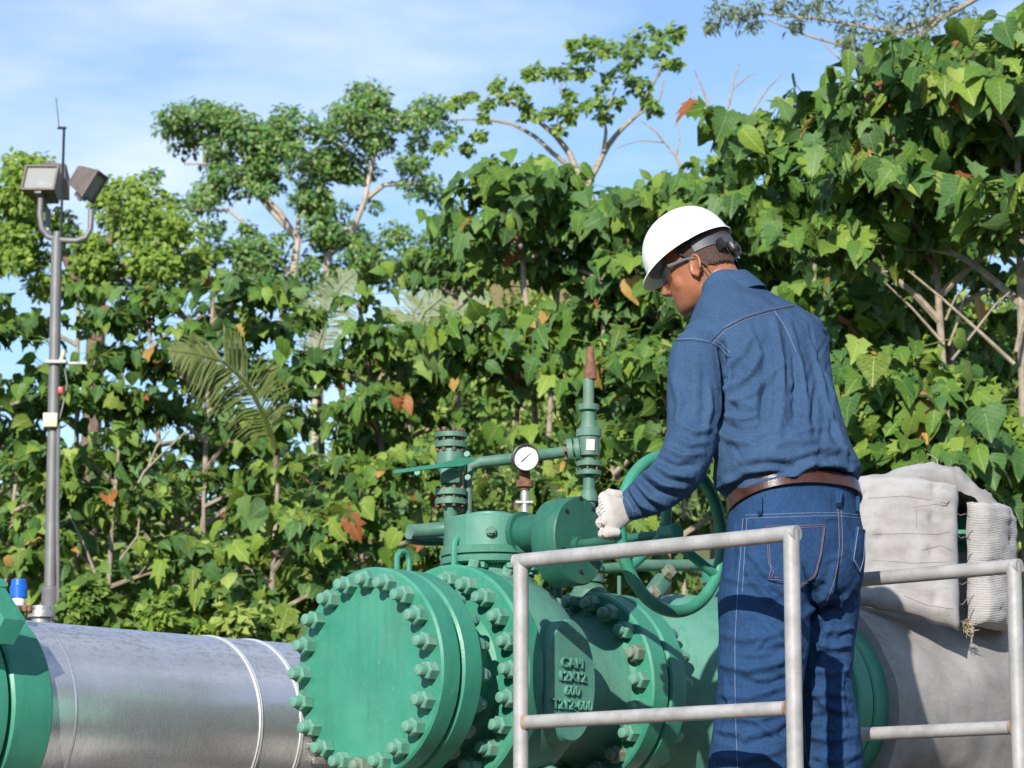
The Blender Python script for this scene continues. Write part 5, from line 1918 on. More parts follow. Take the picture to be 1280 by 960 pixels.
def remesh(mb, voxel, smooth=4, name='skin'):
    me = mb.mesh('tmp', smooth=0)
    o = bpy.data.objects.new('tmp', me)
    COL.objects.link(o)
    md = o.modifiers.new('r', 'REMESH')
    md.mode = 'VOXEL'
    md.voxel_size = voxel
    sm = o.modifiers.new('s', 'SMOOTH')
    sm.factor = 0.5
    sm.iterations = smooth
    dg = bpy.context.evaluated_depsgraph_get()
    out = bpy.data.meshes.new_from_object(o.evaluated_get(dg))
    bpy.data.objects.remove(o)
    out.name = name
    out.shade_smooth()
    return out


def bvh_of(me):
    vs = [v.co.copy() for v in me.vertices]
    return BVHTree.FromPolygons(vs, [tuple(p.vertices) for p in me.polygons])


CAMP = Vector((0, 0, CAMZ))


def cast(bvh, px, py):
    d = (P(px, py, 7.0) - CAMP).normalized()
    loc, nr, i, dist = bvh.ray_cast(CAMP, d)
    return loc, nr


def surface_path(bvh, pix, step=4.0, lift=0.0):
    """points on the cloth below a polyline"""
    out = []
    for (a, b) in zip(pix[:-1], pix[1:]):
        L = math.hypot(b[0] - a[0], b[1] - a[1])
        k = max(1, int(L / step))
        for i in range(k):
            t = i / k
            loc, nr = cast(bvh, a[0] + (b[0] - a[0]) * t, a[1] + (b[1] - a[1]) * t)
            if loc is not None:
                out.append(loc + nr * lift)
    loc, nr = cast(bvh, *pix[-1])
    if loc is not None:
        out.append(loc + nr * lift)
    return out


def fold_cloth(me, folds, grain=()):
    """press creases into the cloth: folds = (world points, width, height)"""
    n = len(me.vertices)
    co = np.empty(n * 3, np.float32)
    me.vertices.foreach_get('co', co)
    co = co.reshape(-1, 3).astype(float)
    no = np.empty(n * 3, np.float32)
    me.vertex_normals.foreach_get('vector', no)
    no = no.reshape(-1, 3).astype(float)
    disp = np.zeros(n)
    for pts, w, h in folds:
        if len(pts) < 2:
            continue
        pa = np.array([p[:] for p in pts])
        lo, hi = pa.min(0) - 3 * w, pa.max(0) + 3 * w
        idx = np.where(np.all((co > lo) & (co < hi), axis=1))[0]
        if len(idx) == 0:
            continue
        c = co[idx]
        best = np.full(len(idx), 1e9)
        bt = np.zeros(len(idx))
        m_ = len(pa) - 1
        for k in range(m_):
            a, b = pa[k], pa[k + 1]
            ab = b - a
            L2 = max(1e-12, ab @ ab)
            t = np.clip(((c - a) @ ab) / L2, 0, 1)
            d = np.linalg.norm(c - (a + t[:, None] * ab), axis=1)
            upd = d < best
            best[upd] = d[upd]
            bt[upd] = (k + t[upd]) / m_
        x = best / w
        taper = np.sin(np.pi * np.clip(bt * 0.9 + 0.05, 0, 1)) ** 0.6
        disp[idx] += 1.65 * h * taper * (1 - 0.8 * x * x) * np.exp(-x * x)
    for sc, amp, st in grain:
        for i in range(n):
            p = co[i]
            disp[i] += amp * noise.noise(Vector((p[0] * sc * st[0], p[1] * sc * st[1], p[2] * sc * st[2])))
    co += no * disp[:, None]
    me.vertices.foreach_set('co', co.astype(np.float32).ravel())
    me.update()
    return me


def rebase(me, base):
    me.transform(Matrix.Translation(-Vector(base)))
    return me


PSI = radians(35)
B_R = Vector((cos(PSI), sin(PSI), 0))            # his right
B_F = Vector((-sin(PSI), cos(PSI), 0))           # his front, towards the valve


def body_ring(cx, cy, hw, Y, ratio, tilt, e=2.3):
    """cross-section whose outline spans cx-hw .. cx+hw in the picture"""
    h = hw * mpp(Y) * 1.0
    a = h / sqrt((cos(PSI)) ** 2 + (ratio * sin(PSI)) ** 2)
    t = radians(tilt)
    f = B_F * cos(t) - ZV * sin(t)
    return (P(cx, cy, Y), B_R * a, f * (a * ratio), e)


feet = Vector((P(990, 1100, 7.42).x, 7.42, FZ))
man = thing('person', feet, 'worker in white helmet and blue denim turning the handwheel', 'person')

TORSO = [
    body_ring(992, 630, 70, 7.43, .70, 15), body_ring(990, 615, 78, 7.43, .73, 15), body_ring(987, 604, 89, 7.43, .74, 15), body_ring(985, 593, 93, 7.435, .74, 15), body_ring(981, 575, 89, 7.445, .72, 16),
    body_ring(977, 550, 84, 7.46, .70, 18), body_ring(969, 510, 81, 7.48, .68, 20), body_ring(960, 470, 82, 7.50, .66, 23), body_ring(950, 436, 85, 7.53, .60, 27, 2.5),
    body_ring(939, 407, 80, 7.56, .50, 31, 2.6), body_ring(926, 384, 60, 7.58, .48, 33, 2.4), body_ring(913, 364, 38, 7.60, .62, 34), body_ring(905, 352, 29, 7.605, .8, 34)]
L_ARM = [(P(893, 418, 7.47), 27 * mpp(7.4)), (P(872, 443, 7.42), 35 * mpp(7.4)), (P(868, 480, 7.38), 35 * mpp(7.4)), (P(867, 520, 7.35), 34.5 * mpp(7.3)), (P(862, 555, 7.32), 33.5 * mpp(7.3)),
         (P(850, 585, 7.30), 33 * mpp(7.3)), (P(830, 606, 7.30), 30 * mpp(7.3)), (P(808, 621, 7.315), 26 * mpp(7.3)), (P(790, 632, 7.33), 21 * mpp(7.3)), (P(777, 640, 7.335), 16.5 * mpp(7.3))]
R_SH = P(1005, 425, 7.66)
R_EL = P(968, 590, 7.90)
R_WR = P(928, 655, 7.80)
R_ARM = [(P(985, 415, 7.63), .055), (R_SH, .068), (R_SH.lerp(R_EL, .5) + B_R * .01, .066), (R_EL, .062), (R_EL.lerp(R_WR, .5), .052), (R_WR, .036)]

# ---- head frame: pitched down, turned to the left
HY, HP = radians(70), radians(20)
hf0 = Vector((-sin(HY), cos(HY), 0))
h_f = (hf0 * cos(HP) - ZV * sin(HP)).normalized()
h_u = (ZV * cos(HP) + hf0 * sin(HP)).normalized()
h_l = h_u.cross(h_f)
HC = P(879, 341, 7.66)


def H(f, l, u):
    return HC + h_f * f + h_l * l + h_u * u


HAX = (h_f, h_l, h_u)


def head_ring(u, fc, lf, lb, e=2.1, tilt=0.0):
    """horizontal slice: centre f, half depth, half width"""
    return (H(fc, 0, u), h_f * lf, h_l * lb, e)


sk = MB()
loft(sk, [head_ring(-.092, .060, .028, .022), head_ring(-.084, .050, .048, .040), head_ring(-.068, .036, .066, .054), head_ring(-.045, .020, .082, .063), head_ring(-.015, .008, .094, .070),
          head_ring(.015, .004, .098, .074), head_ring(.045, .001, .099, .077), head_ring(.075, -.003, .096, .076), head_ring(.105, -.006, .084, .068), head_ring(.128, -.008, .062, .052), head_ring(.140, -.008, .03, .026)], 3, 32)
# face
loft(sk, [(H(.085, 0, .038), h_l * .012, h_f * .014), (H(.100, 0, .018), h_l * .010, h_f * .014), (H(.112, 0, .000), h_l * .012, h_f * .014), (H(.118, 0, -.012), h_l * .014, h_f * .013), (H(.104, 0, -.022), h_l * .013, h_f * .010)], 3, 16)
for sgn in (-1, 1):
    sk.ellipsoid(H(.104, sgn * .012, -.017), (.010, .008, .007), HAX, 12, 8)       # nostrils
    sk.ellipsoid(H(.083, sgn * .034, .040), (.016, .024, .009), HAX, 14, 8)        # brow
    sk.ellipsoid(H(.056, sgn * .036, -.012), (.030, .030, .034), HAX, 14, 8)       # cheek
    # ear: rim, lobe and bowl
    ec = H(-.004, sgn * .079, .002)
    ex = (h_f * .93 + h_u * .25 + h_l * (sgn * -.25)).normalized()
    eu = (h_u * .96 - h_f * .25).normalized()
    path = []
    for k in range(13):
        a = radians(-60 + 270 * k / 12)
        path.append(ec + ex * (.017 * cos(a)) * -1 * -1 + eu * (.029 * sin(a)) + h_l * (sgn * (.010 - .004 * cos(a))))
    sk.tube(path, [.0045] * 13, 8)
    sk.ellipsoid(ec - eu * .024 + ex * -.002 + h_l * (sgn * .004), (.009, .005, .011), (ex, h_l, eu), 12, 8)
    sk.ellipsoid(ec - ex * .003, (.016, .007, .026), (ex, h_l, eu), 14, 8)
    sk.ellipsoid(ec - ex * .011 + h_l * (sgn * .006), (.007, .005, .024), (ex, h_l, eu), 12, 8)
sk.ellipsoid(H(.096, 0, -.040), (.010, .023, .0065), HAX, 14, 8)                    # upper lip
sk.ellipsoid(H(.094, 0, -.053), (.010, .020, .0065), HAX, 14, 8)                    # lower lip
sk.ellipsoid(H(.084, 0, -.079), (.016, .022, .015), HAX, 14, 8)                     # chin
# neck down into the collar, then the trunk and limbs under the clothes
NB = P(912, 366, 7.61)
loft(sk, [(H(-.030, 0, .03), h_l * .056, h_f * .058), (H(-.032, 0, -.02), h_l * .056, h_f * .058), (H(-.034, 0, -.055), h_l * .057, h_f * .060), (NB + Vector((-.012, 0, .015)), B_R * .064, B_F * .060), (NB + Vector((.03, -.03, -.08)), B_R * .09, B_F * .07)], 4, 24)


def shrink(rings, k):
    return [(r[0], r[1] * k, r[2] * k) + tuple(r[3:]) for r in rings]


loft(sk, shrink(TORSO[:-2], .74), 3, 28)
limb(sk, [(p, r * .55) for p, r in L_ARM])
limb(sk, [(p, r * .60) for p, r in R_ARM])
PELV = [body_ring(993, 616, 77, 7.43, .76, 14), body_ring(993, 640, 81, 7.43, .76, 12), body_ring(994, 668, 85, 7.42, .80, 8), body_ring(992, 700, 88, 7.42, .82, 4), body_ring(989, 732, 86, 7.42, .80, 0), body_ring(986, 756, 70, 7.42, .72, 0)]
FOOT_L = Vector((P(950, 1100, 7.33).x, 7.33, FZ))
FOOT_R = Vector((P(1040, 1100, 7.50).x, 7.50, FZ))


def leg_pts(lst):
    return [(P(x, y, Y), w * mpp(Y)) for x, y, w, Y in lst]


LEG_L = leg_pts([(962, 690, 46, 7.38), (957, 730, 56, 7.36), (955, 765, 58, 7.35), (953, 812, 56, 7.335), (949, 868, 52.5, 7.32), (946, 915, 53, 7.31), (942, 960, 57, 7.315), (944, 1010, 52, 7.325), (948, 1060, 48, 7.33), (950, 1098, 50, 7.33)])
LEG_R = leg_pts([(1030, 690, 40, 7.47), (1030, 730, 46, 7.48), (1030, 765, 45, 7.49), (1026, 812, 41, 7.49), (1028, 856, 38, 7.48), (1037, 902, 38, 7.48), (1040, 955, 40, 7.49), (1041, 1010, 39, 7.50), (1040, 1060, 39, 7.50), (1040, 1098, 43, 7.50)])
loft(sk, shrink(PELV, .70), 3, 24)
limb(sk, [(p, r * .55) for p, r in LEG_L])
limb(sk, [(p, r * .60) for p, r in LEG_R])
bodyme = remesh(sk, .0040, 3, 'body')
rebase(bodyme, feet)
SKIN = skin_mat(tuple(HC - feet), tuple(h_u), tuple(h_f))
link('body', bodyme, SKIN, man)

# ---- hair: short cap from the temples round the nape
hm = MB()
loft(hm, [head_ring(-.028, -.030, .062, .050), head_ring(-.010, -.024, .074, .070), head_ring(.015, -.012, .088, .0765), head_ring(.045, -.003, .100, .0795), head_ring(.075, -.005, .100, .0785), head_ring(.105, -.006, .087, .070), head_ring(.130, -.008, .064, .054)], 4, 40)
hmesh = remesh(hm, .004, 2, 'hair')
# cut the face side away
bm = bmesh.new()
bm.from_mesh(hmesh)
kill = []
for v in bm.verts:
    q = v.co - HC
    f, l, u = q.dot(h_f), q.dot(h_l), q.dot(h_u)
    lim = -.004 if u < .022 else .030
    if f > lim + .006 * noise.noise(v.co * 120) or u < -.012 + .006 * noise.noise(v.co * 90) + .06 * max(0, f + .05):
        kill.append(v)
bmesh.ops.delete(bm, geom=kill, context='VERTS')
bm.to_mesh(hmesh)
bm.free()
rebase(hmesh, feet)
link('hair', hmesh, HAIR, man)

# ---- trousers
tm = MB()
loft(tm, PELV, 4, 40)
limb(tm, LEG_L, 30)
limb(tm, LEG_R, 30)
trm = remesh(tm, .0055, 5, 'trousers')
tb = bvh_of(trm)


def folds_px(bvh, lst):
    return [(surface_path(bvh, pts, 6), w, h) for pts, w, h in lst]


rf = random.Random(3)
pf = [
    ([(935, 690), (960, 720), (985, 745), (1005, 765)], .016, .010), ([(925, 700), (950, 735), (975, 765)], .014, .007), ([(1040, 730), (1020, 752), (1005, 770)], .015, .011), ([(1060, 740), (1035, 765), (1012, 785)], .014, .009),
    ([(905, 720), (930, 728), (960, 730)], .012, .005), ([(1045, 700), (1035, 740), (1020, 770)], .013, .008), ([(1005, 705), (1015, 740), (1020, 765)], .012, -.012),
    ([(900, 792), (930, 800), (965, 795), (995, 780)], .014, .006), ([(902, 830), (935, 838), (970, 830), (1000, 810)], .015, .009), ([(930, 850), (960, 856), (995, 845)], .011, -.008), ([(900, 868), (935, 872), (975, 858)], .014, .008),
    ([(905, 895), (945, 900), (985, 885)], .013, .008), ([(898, 920), (930, 930), (975, 918), (995, 900)], .013, -.008), ([(892, 945), (930, 950), (975, 938)], .014, .009), ([(950, 905), (975, 925), (990, 950)], .012, .008), ([(905, 850), (912, 880), (905, 910)], .012, .006),
    ([(1012, 800), (1035, 810), (1060, 806)], .013, .008), ([(1010, 835), (1035, 842), (1060, 835)], .012, .009), ([(1008, 870), (1035, 866), (1065, 872)], .012, .008), ([(1010, 900), (1040, 893), (1070, 900)], .013, -.009), ([(1012, 920), (1040, 925), (1072, 915)], .013, .009), ([(1015, 945), (1045, 950), (1075, 940)], .013, .008), ([(1010, 855), (1030, 880), (1050, 890)], .012, .007),
    ([(955, 778), (975, 800), (990, 830)], .014, .007), ([(1040, 770), (1030, 800), (1025, 830)], .013, .007), ([(1055, 830), (1050, 870), (1058, 905)], .012, .006),
    ([(918, 660), (925, 690), (922, 720)], .012, .004), ([(1005, 640), (1030, 648), (1060, 645)], .010, .003)]
fo = folds_px(tb, pf)
for k in range(70):
    x = rf.choice([rf.uniform(895, 1000), rf.uniform(1010, 1072)])
    y = rf.uniform(700, 980)
    L = rf.uniform(15, 40)
    a = rf.gauss(0.1, .45)
    fo.append((surface_path(tb, [(x, y), (x + L * cos(a) * .5, y + L * sin(a) * .5 + rf.uniform(-2, 4)), (x + L * cos(a), y + L * sin(a))], 5), rf.uniform(.006, .011), rf.choice([-1, 1, 1]) * rf.uniform(.002, .0048)))
fold_cloth(trm, fo, [(7, .006, (1, 1, 1.3)), (18, .0022, (1, 1, 1.5))])
tb = bvh_of(trm)


def seam_obj(bvh, name, lines, mat, parent, r=.0009, dash=True, lift=.0008):
    if dash:
        dash, r = False, .00085
    mb = MB()
    for ln in lines:
        pts = surface_path(bvh, ln, 1.6 if dash else 3, lift)
        if len(pts) < 3:
            continue
        if dash:
            for i in range(0, len(pts) - 2, 3):
                if (pts[i + 1] - pts[i]).length < .03:
                    mb.tube([pts[i], pts[i + 1], pts[i].lerp(pts[i + 2], .85)], r, 4)
        else:
            mb.tube(pts, r, 5)
    o = mb.build(name, mat, parent, 60)
    o['kind'] = 'stuff'
    return o


tro = link('trousers', rebase(trm.copy(), feet), DENIM_P, man)
seam_obj(tb, 'side_seam', [[(929, 648), (926, 690), (922, 740), (919, 800), (919, 860), (920, 910), (922, 960)], [(934, 648), (931, 690), (928, 740)]], THREADW, tro, .0009)
seam_obj(tb, 'side_seam', [[(1006, 905), (1007, 930), (1012, 962)]], THREADW, tro, .0009)
seam_obj(tb, 'yoke_stitch', [[(932, 644), (960, 643), (990, 642), (1020, 641), (1045, 641), (1076, 644)], [(932, 648), (960, 647), (990, 646), (1020, 645), (1045, 645), (1076, 648)]], THREADW, tro, .0009)
seam_obj(tb, 'seat_seam', [[(1046, 622), (1048, 650), (1049, 680), (1047, 705), (1042, 730), (1033, 752)], [(1050, 622), (1052, 650), (1053, 680), (1051, 705)]], THREADR, tro, .0009)


def pocket(bvh, name, poly, parent, mat, thread):
    c = (sum(p[0] for p in poly) / len(poly), sum(p[1] for p in poly) / len(poly))
    bd = []
    for a, b in zip(poly, poly[1:] + poly[:1]):
        for k in range(10):
            bd.append((a[0] + (b[0] - a[0]) * k / 10, a[1] + (b[1] - a[1]) * k / 10))
    mb = MB()
    rings = []
    for sc, lift in ((1.0, -.004), (1.0, .0035), (.975, .0055), (.8, .005), (.6, .005), (.4, .005), (.2, .005)):
        rg = []
        for (x, y) in bd:
            loc, nr = cast(bvh, c[0] + (x - c[0]) * sc, c[1] + (y - c[1]) * sc)
            rg.append(loc + nr * lift if loc is not None else (rg[-1] if rg else Vector()))
        rings.append(rg)
    mb.ring_tube(rings)
    o = mb.build(name, mat, parent, 60)
    lines = []
    for sc in (.955, .90):
        lines.append([(c[0] + (x - c[0]) * sc, c[1] + (y - c[1]) * sc) for x, y in poly + poly[:1]])
    seam_obj(bvh, 'pocket_stitch', lines, thread, o, .0009, True, .0068)
    return o


pocket(tb, 'back_pocket', [(957, 657), (1031, 655), (1027, 690), (1018, 722), (998, 737), (961, 725)], tro, DENIM_P, THREADR)
pocket(tb, 'back_pocket', [(1070, 658), (1079, 662), (1077, 700), (1072, 716), (1064, 700)], tro, DENIM_P, THREADW)


# ---- belt
def band(name, rc, ru, rv, e, h, thick, mat, parent, up=ZV, n=64, off=.004):
    inner_b, outer_b, outer_t, inner_t = [], [], [], []
    for k in range(n):
        a = 2 * pi * k / n
        ca, sa = cos(a), sin(a)
        d = ru * math.copysign(abs(ca) ** (2 / e), ca) + rv * math.copysign(abs(sa) ** (2 / e), sa)
        dn = d.normalized()
        p = rc + d
        inner_b.append(p + dn * (off - .002) - up * h)
        outer_b.append(p + dn * (off + thick) - up * h)
        outer_t.append(p + dn * (off + thick - .001) + up * h)
        inner_t.append(p + dn * (off - .002) + up * h)
    mb = MB()
    mb.ring_tube([inner_b, outer_b, outer_t, inner_t], closed=True)
    return mb.build(name, mat, parent, 40)


br = body_ring(993, 624, 80.5, 7.43, .76, 17)
bup = (ZV * cos(radians(17)) + B_F * sin(radians(17))).normalized()
belt = band('belt', br[0], br[1], br[2], 2.3, .0180, .004, LEATHER, man, bup)
for x, y0, y1, tl in ((949, 620, 645, 0), (1044, 612, 634, 3), (1050, 614, 634, -3), (1071, 620, 640, 0)):
    lp = MB()
    pts = []
    for k in range(7):
        t = k / 6
        loc, nr = cast(tb, x + tl * t, y0 + (y1 - y0) * t)
        if loc is None:
            continue
        pts.append(loc + Vector((0, -1, 0.05)) * (.020 * (1 if .05 < t < .95 else .5)))
    if len(pts) > 3:
        side = Vector((.98, .2, 0))
        lp.ring_tube([[p - side * .0055 - Vector((0, -.0015, 0)), p + side * .0055 - Vector((0, -.0015, 0)), p + side * .0055 + Vector((0, -.002, 0)), p - side * .0055 + Vector((0, -.002, 0))] for p in pts])
        lp.build('belt_loop', DENIM_P, tro, 40)

# ---- shirt
sm = MB()
loft(sm, TORSO, 4, 44)
limb(sm, L_ARM, 30)
limb(sm, R_ARM, 26)
# rounded shoulder caps
sm.ellipsoid(P(884, 420, 7.46), (.068, .062, .052), (B_R, B_F, ZV), 20, 12)
sm.ellipsoid(P(1000, 412, 7.63), (.068, .06, .045), (B_R, B_F, ZV), 20, 12)
sm.ellipsoid(P(940, 560, 7.42), (.13, .06, .09), (B_R, B_F, ZV), 20, 12)
shm = remesh(sm, .0052, 5, 'shirt')
sb = bvh_of(shm)
sf = [
    # from the armpit across the back
    ([(905, 465), (925, 445), (940, 420)], .013, .006), ([(908, 490), (935, 470), (955, 440)], .013, .007), ([(912, 505), (945, 490), (975, 455)], .014, .006), ([(905, 478), (920, 500), (945, 512)], .012, .006),
    ([(902, 430), (906, 470), (903, 510), (897, 545)], .012, -.022), ([(912, 440), (914, 480), (910, 520)], .011, .008),
    ([(896, 540), (915, 552), (945, 556)], .012, .009), ([(900, 530), (925, 538), (955, 535)], .011, -.006), ([(905, 520), (930, 525), (950, 518)], .010, .006),
    # long drapes down the back
    ([(968, 400), (975, 450), (978, 500), (972, 550)], .016, .008), ([(985, 400), (998, 450), (1008, 500), (1010, 550)], .018, .007), ([(955, 430), (958, 480), (950, 530)], .014, -.007), ([(1015, 430), (1028, 480), (1036, 530)], .015, .007), ([(992, 430), (996, 480), (992, 530)], .012, -.006), ([(1035, 510), (1048, 545), (1058, 575)], .013, .008),
    # blousing above the belt
    ([(905, 600), (930, 590), (960, 585), (985, 588)], .012, .008), ([(920, 608), (950, 600), (985, 592), (1020, 588)], .013, .010), ([(985, 590), (1015, 578), (1045, 580), (1068, 590)], .013, .014), ([(1000, 602), (1030, 592), (1060, 600)], .010, -.011), ([(1000, 602), (1025, 599), (1050, 603), (1070, 608)], .010, .008),
    ([(1025, 585), (1050, 590), (1074, 608)], .010, -.010), ([(900, 620), (920, 616), (945, 606)], .011, .008), ([(895, 610), (912, 600), (930, 596)], .010, .007), ([(930, 575), (960, 570), (990, 575)], .013, .007), ([(960, 560), (990, 552), (1020, 552)], .014, .006), ([(1000, 568), (1030, 560), (1060, 565)], .012, .008),
    # sleeve
    ([(845, 545), (862, 556), (885, 552)], .012, .007), ([(832, 560), (855, 570), (880, 566)], .011, .009), ([(822, 572), (845, 583), (872, 582)], .011, -.009), ([(815, 578), (838, 593), (865, 596)], .011, .010), ([(806, 590), (828, 605), (856, 610)], .010, .010), ([(800, 596), (818, 613), (845, 622)], .010, -.010), ([(795, 602), (812, 620), (836, 632)], .010, .010), ([(788, 610), (802, 630), (822, 640)], .009, .009), ([(784, 616), (794, 635), (808, 645)], .008, -.007),
    ([(840, 470), (850, 500), (845, 530)], .016, .006), ([(885, 480), (888, 510), (882, 540)], .013, .007), ([(866, 440), (870, 480), (868, 520)], .018, .005), ([(850, 530), (870, 540), (892, 535)], .011, .006),
    ([(780, 624), (785, 640), (788, 652)], .006, .006)]
fo = folds_px(sb, sf)
for k in range(60):
    x, y = rf.uniform(905, 1055), rf.uniform(400, 600)
    L = rf.uniform(20, 50)
    a = radians(75) + rf.gauss(0, .5) if y < 540 else rf.gauss(0, .35)
    fo.append((surface_path(sb, [(x, y), (x + L * cos(a), y + L * sin(a))], 6), rf.uniform(.007, .012), rf.choice([-1, 1]) * rf.uniform(.0015, .004)))
fold_cloth(shm, fo, [(6, .006, (1, 1, .8)), (16, .002, (1, 1, 1))])
sb = bvh_of(shm)
sho = link('shirt', rebase(shm.copy(), feet), DENIM_S, man)
for lines, nm in (([[(888, 427), (905, 409), (930, 396), (960, 387), (992, 381)], [(889, 431), (907, 413), (932, 400), (962, 391), (992, 385)]], 'yoke_stitch'),
                  ([[(845, 424), (866, 423), (888, 427), (900, 434), (910, 444)], [(888, 424), (902, 430), (913, 441)]], 'shoulder_stitch'),
                  ([[(968, 389), (982, 410), (995, 440)]], 'pleat_stitch'), ([[(782, 622), (790, 636), (794, 652)]], 'cuff_stitch')):
    seam_obj(sb, nm, lines, THREADW if nm != 'yoke_stitch' else THREAD, sho, .0009)
# raised back yoke edge
seam_obj(sb, 'yoke_ridge', [[(886, 429), (904, 411), (930, 398), (960, 389), (992, 383)]], DENIM_S, sho, .0030, False, .0005)
seam_obj(sb, 'yoke_ridge', [[(845, 426), (866, 425), (888, 429), (900, 436), (912, 447)]], DENIM_S, sho, .0030, False, .0005)
# collar: a turned-down band round the neck
cb_ = MB()
ca = (B_F * .82 + Vector((-.35, 0, 0)) - ZV * .55).normalized()
cup = (ZV * .80 + h_f * .42).normalized()
cf = (h_f - cup * h_f.dot(cup)).normalized()
cs_ = cup.cross(cf)
cc = P(908, 361, 7.615)
rings = []
for (hh, rr_) in ((-.012, .078), (.004, .0745), (.020, .0700), (.024, .0665), (.018, .064), (-.012, .066)):
    ring = []
    for k in range(48):
        a = 2 * pi * k / 48
        drop = -.016 * max(0, cos(a)) ** 2 * (1 if hh > 0 else .3)
        ring.append(cc + cup * (hh + drop - .010 * max(0, -cos(a))) + cf * (cos(a) * rr_ * 1.0) + cs_ * (sin(a) * rr_ * .95))
    rings.append(ring)
cb_.ring_tube(rings, closed=True)
col_o = cb_.build('collar', DENIM_S, sho, 60)
fall = MB()
rings = []
for (hh, rr_) in ((.024, .0690), (.021, .0745), (.002, .0815), (-.022, .0890), (-.046, .0945), (-.047, .0900), (-.004, .078), (.012, .072)):
    ring = []
    for k in range(49):
        a = radians(40) + radians(280) * k / 48
        ring.append(cc + cup * (hh - .012 * max(0, -cos(a)) - .016 * max(0, cos(a)) ** 2) + cf * (cos(a) * rr_) + cs_ * (sin(a) * rr_ * .95))
    rings.append(ring)
vs = [p for r in rings for p in r]
fs = []
for i in range(len(rings) - 1):
    for k in range(48):
        fs.append((i * 49 + k, i * 49 + k + 1, (i + 1) * 49 + k + 1, (i + 1) * 49 + k))
fall.add(vs, fs)
fall.build('collar_fall', DENIM_S, sho, 60)


# ---- gloves
def glove(name, wrist, palm_c, knuck, fingers, thumb, cuff_dir, parent):
    mb = MB()
    kd = (knuck[-1] - knuck[0])
    along = (palm_c - wrist).normalized()
    wv = (kd - along * kd.dot(along)).normalized()
    tv_ = along.cross(wv)
    kc = sum(knuck, Vector()) / len(knuck)
    loft(mb, [(wrist - along * .030, wv * .026, tv_ * .022), (wrist, wv * .036, tv_ * .027), (wrist.lerp(kc, .4), wv * .047, tv_ * .025), (wrist.lerp(kc, .8), wv * .056, tv_ * .023), (kc, wv * .057, tv_ * .020), (kc + along * .012, wv * .050, tv_ * .012)], 4, 24)
    for f in fingers:
        limb(mb, f, 12, 4)
    limb(mb, thumb, 12, 4)
    me = remesh(mb, .0024, 4, name)
    rebase(me, feet)
    return link(name, me, GLOVE, parent)


TC = W - A * .203                                   # left-hand side of the wheel rim


def rim_pt(dz):
    """centre of the rim tube at height dz beside its left edge"""
    a = math.asin(max(-1, min(1, dz / .203)))
    return W - A * (.203 * cos(a)) + ZV * dz


hand_z = P(765, 648, 7.37).z - W.z
wr = P(781, 638, 7.325)
knuck, fings = [], []
for k, (dz, r0, ln) in enumerate(((.048, .0140, .96), (.018, .0145, 1.04), (-.013, .0140, 1.0), (-.042, .0130, .90))):
    c = rim_pt(hand_z + dz)
    kp = c + Vector((-.036 * ln - .004, -.032, .004 - .003 * k))
    knuck.append(kp)
    j1 = c + Vector((-.050 * ln, .004, -.003))
    j2 = c + Vector((-.028 * ln, .034, -.006))
    tip = c + Vector((.006, .030, -.008))
    fings.append([(kp + Vector((.034, .008, .0)), r0 * .8), (kp + Vector((.012, .002, 0)), r0), (kp, r0 * 1.04), (j1, r0), (j2, r0 * .92), (tip, r0 * .78)])
ct = rim_pt(hand_z + .050)
thumb = [(wr.lerp(knuck[0], .30) + Vector((.006, .002, .008)), .015), (ct + Vector((.020, -.024, -.004)), .0145), (ct + Vector((.026, .004, .004)), .0125), (ct + Vector((.008, .028, .004)), .010)]
glove('glove', wr, wr.lerp(sum(knuck, Vector()) / 4, .5), knuck, fings, thumb, None, man)
# right hand: resting on the far side of the rim, hidden by the body
rc = W + A * .250 + NN * .01 - ZV * .01
k2, f2 = [], []
wr2 = R_WR + (rc - R_WR).normalized() * .02
for k, dz in enumerate((.034, .011, -.012, -.033)):
    c = rc + ZV * dz * .9
    out = (c - wr2).normalized()
    kp = c - out * .032 + Vector((.012, .02, 0))
    k2.append(kp)
    f2.append([(kp + Vector((.02, .004, 0)), .011), (kp, .0115), (c + Vector((-.012, .034, 0)), .0105), (c + Vector((-.034, .010, 0)), .0100), (c + Vector((-.022, -.024, 0)), .0085)])
th2 = [(wr2.lerp(k2[0], .4) + ZV * .012, .014), (k2[0] + ZV * .028 - Vector((-.01, .01, 0)), .013), (rc + Vector((.02, -.012, .062)), .0115), (rc + Vector((.004, -.024, .066)), .0095)]
glove('glove', wr2, wr2.lerp(sum(k2, Vector()) / 4, .5), k2, f2, th2, None, man)

# ---- helmet: shell with short peak, tilted over the brow
HT = radians(10)
e_f = (h_f * cos(HT) - h_u * sin(HT)).normalized()
e_u = (h_u * cos(HT) + h_f * sin(HT)).normalized()
e_l = h_l
EO = H(.016, 0, .070)
nA, nE = 64, 18
vs, fs = [], []
for shell in (0, 1):
    off = 0 if shell == 0 else -.0035
    for j in range(nE + 1):
        th = (pi / 2) * j / nE
        for k in range(nA):
            a = 2 * pi * k / nA
            lx = .131 if cos(a) > 0 else .124
            rx, ry, rz = lx + off, .112 + off, .122 + off
            kk = cos(th) ** .80
            p = EO + e_f * (rx * kk * cos(a)) + e_l * (ry * kk * sin(a)) + e_u * (rz * sin(th) ** 1.08)
            # low crown ridge along the middle
            rdg = .0035 * math.exp(-((ry * kk * sin(a)) / .016) ** 2) * sin(th) ** .5
            p += e_u * rdg
            vs.append(p)
o_ = (nE + 1) * nA
for sh in (0, 1):
    for j in range(nE):
        for k in range(nA):
            a = sh * o_ + j * nA + k
            b = sh * o_ + j * nA + (k + 1) % nA
            fs.append((a, b, b + nA, a + nA) if sh == 0 else (a, a + nA, b + nA, b))
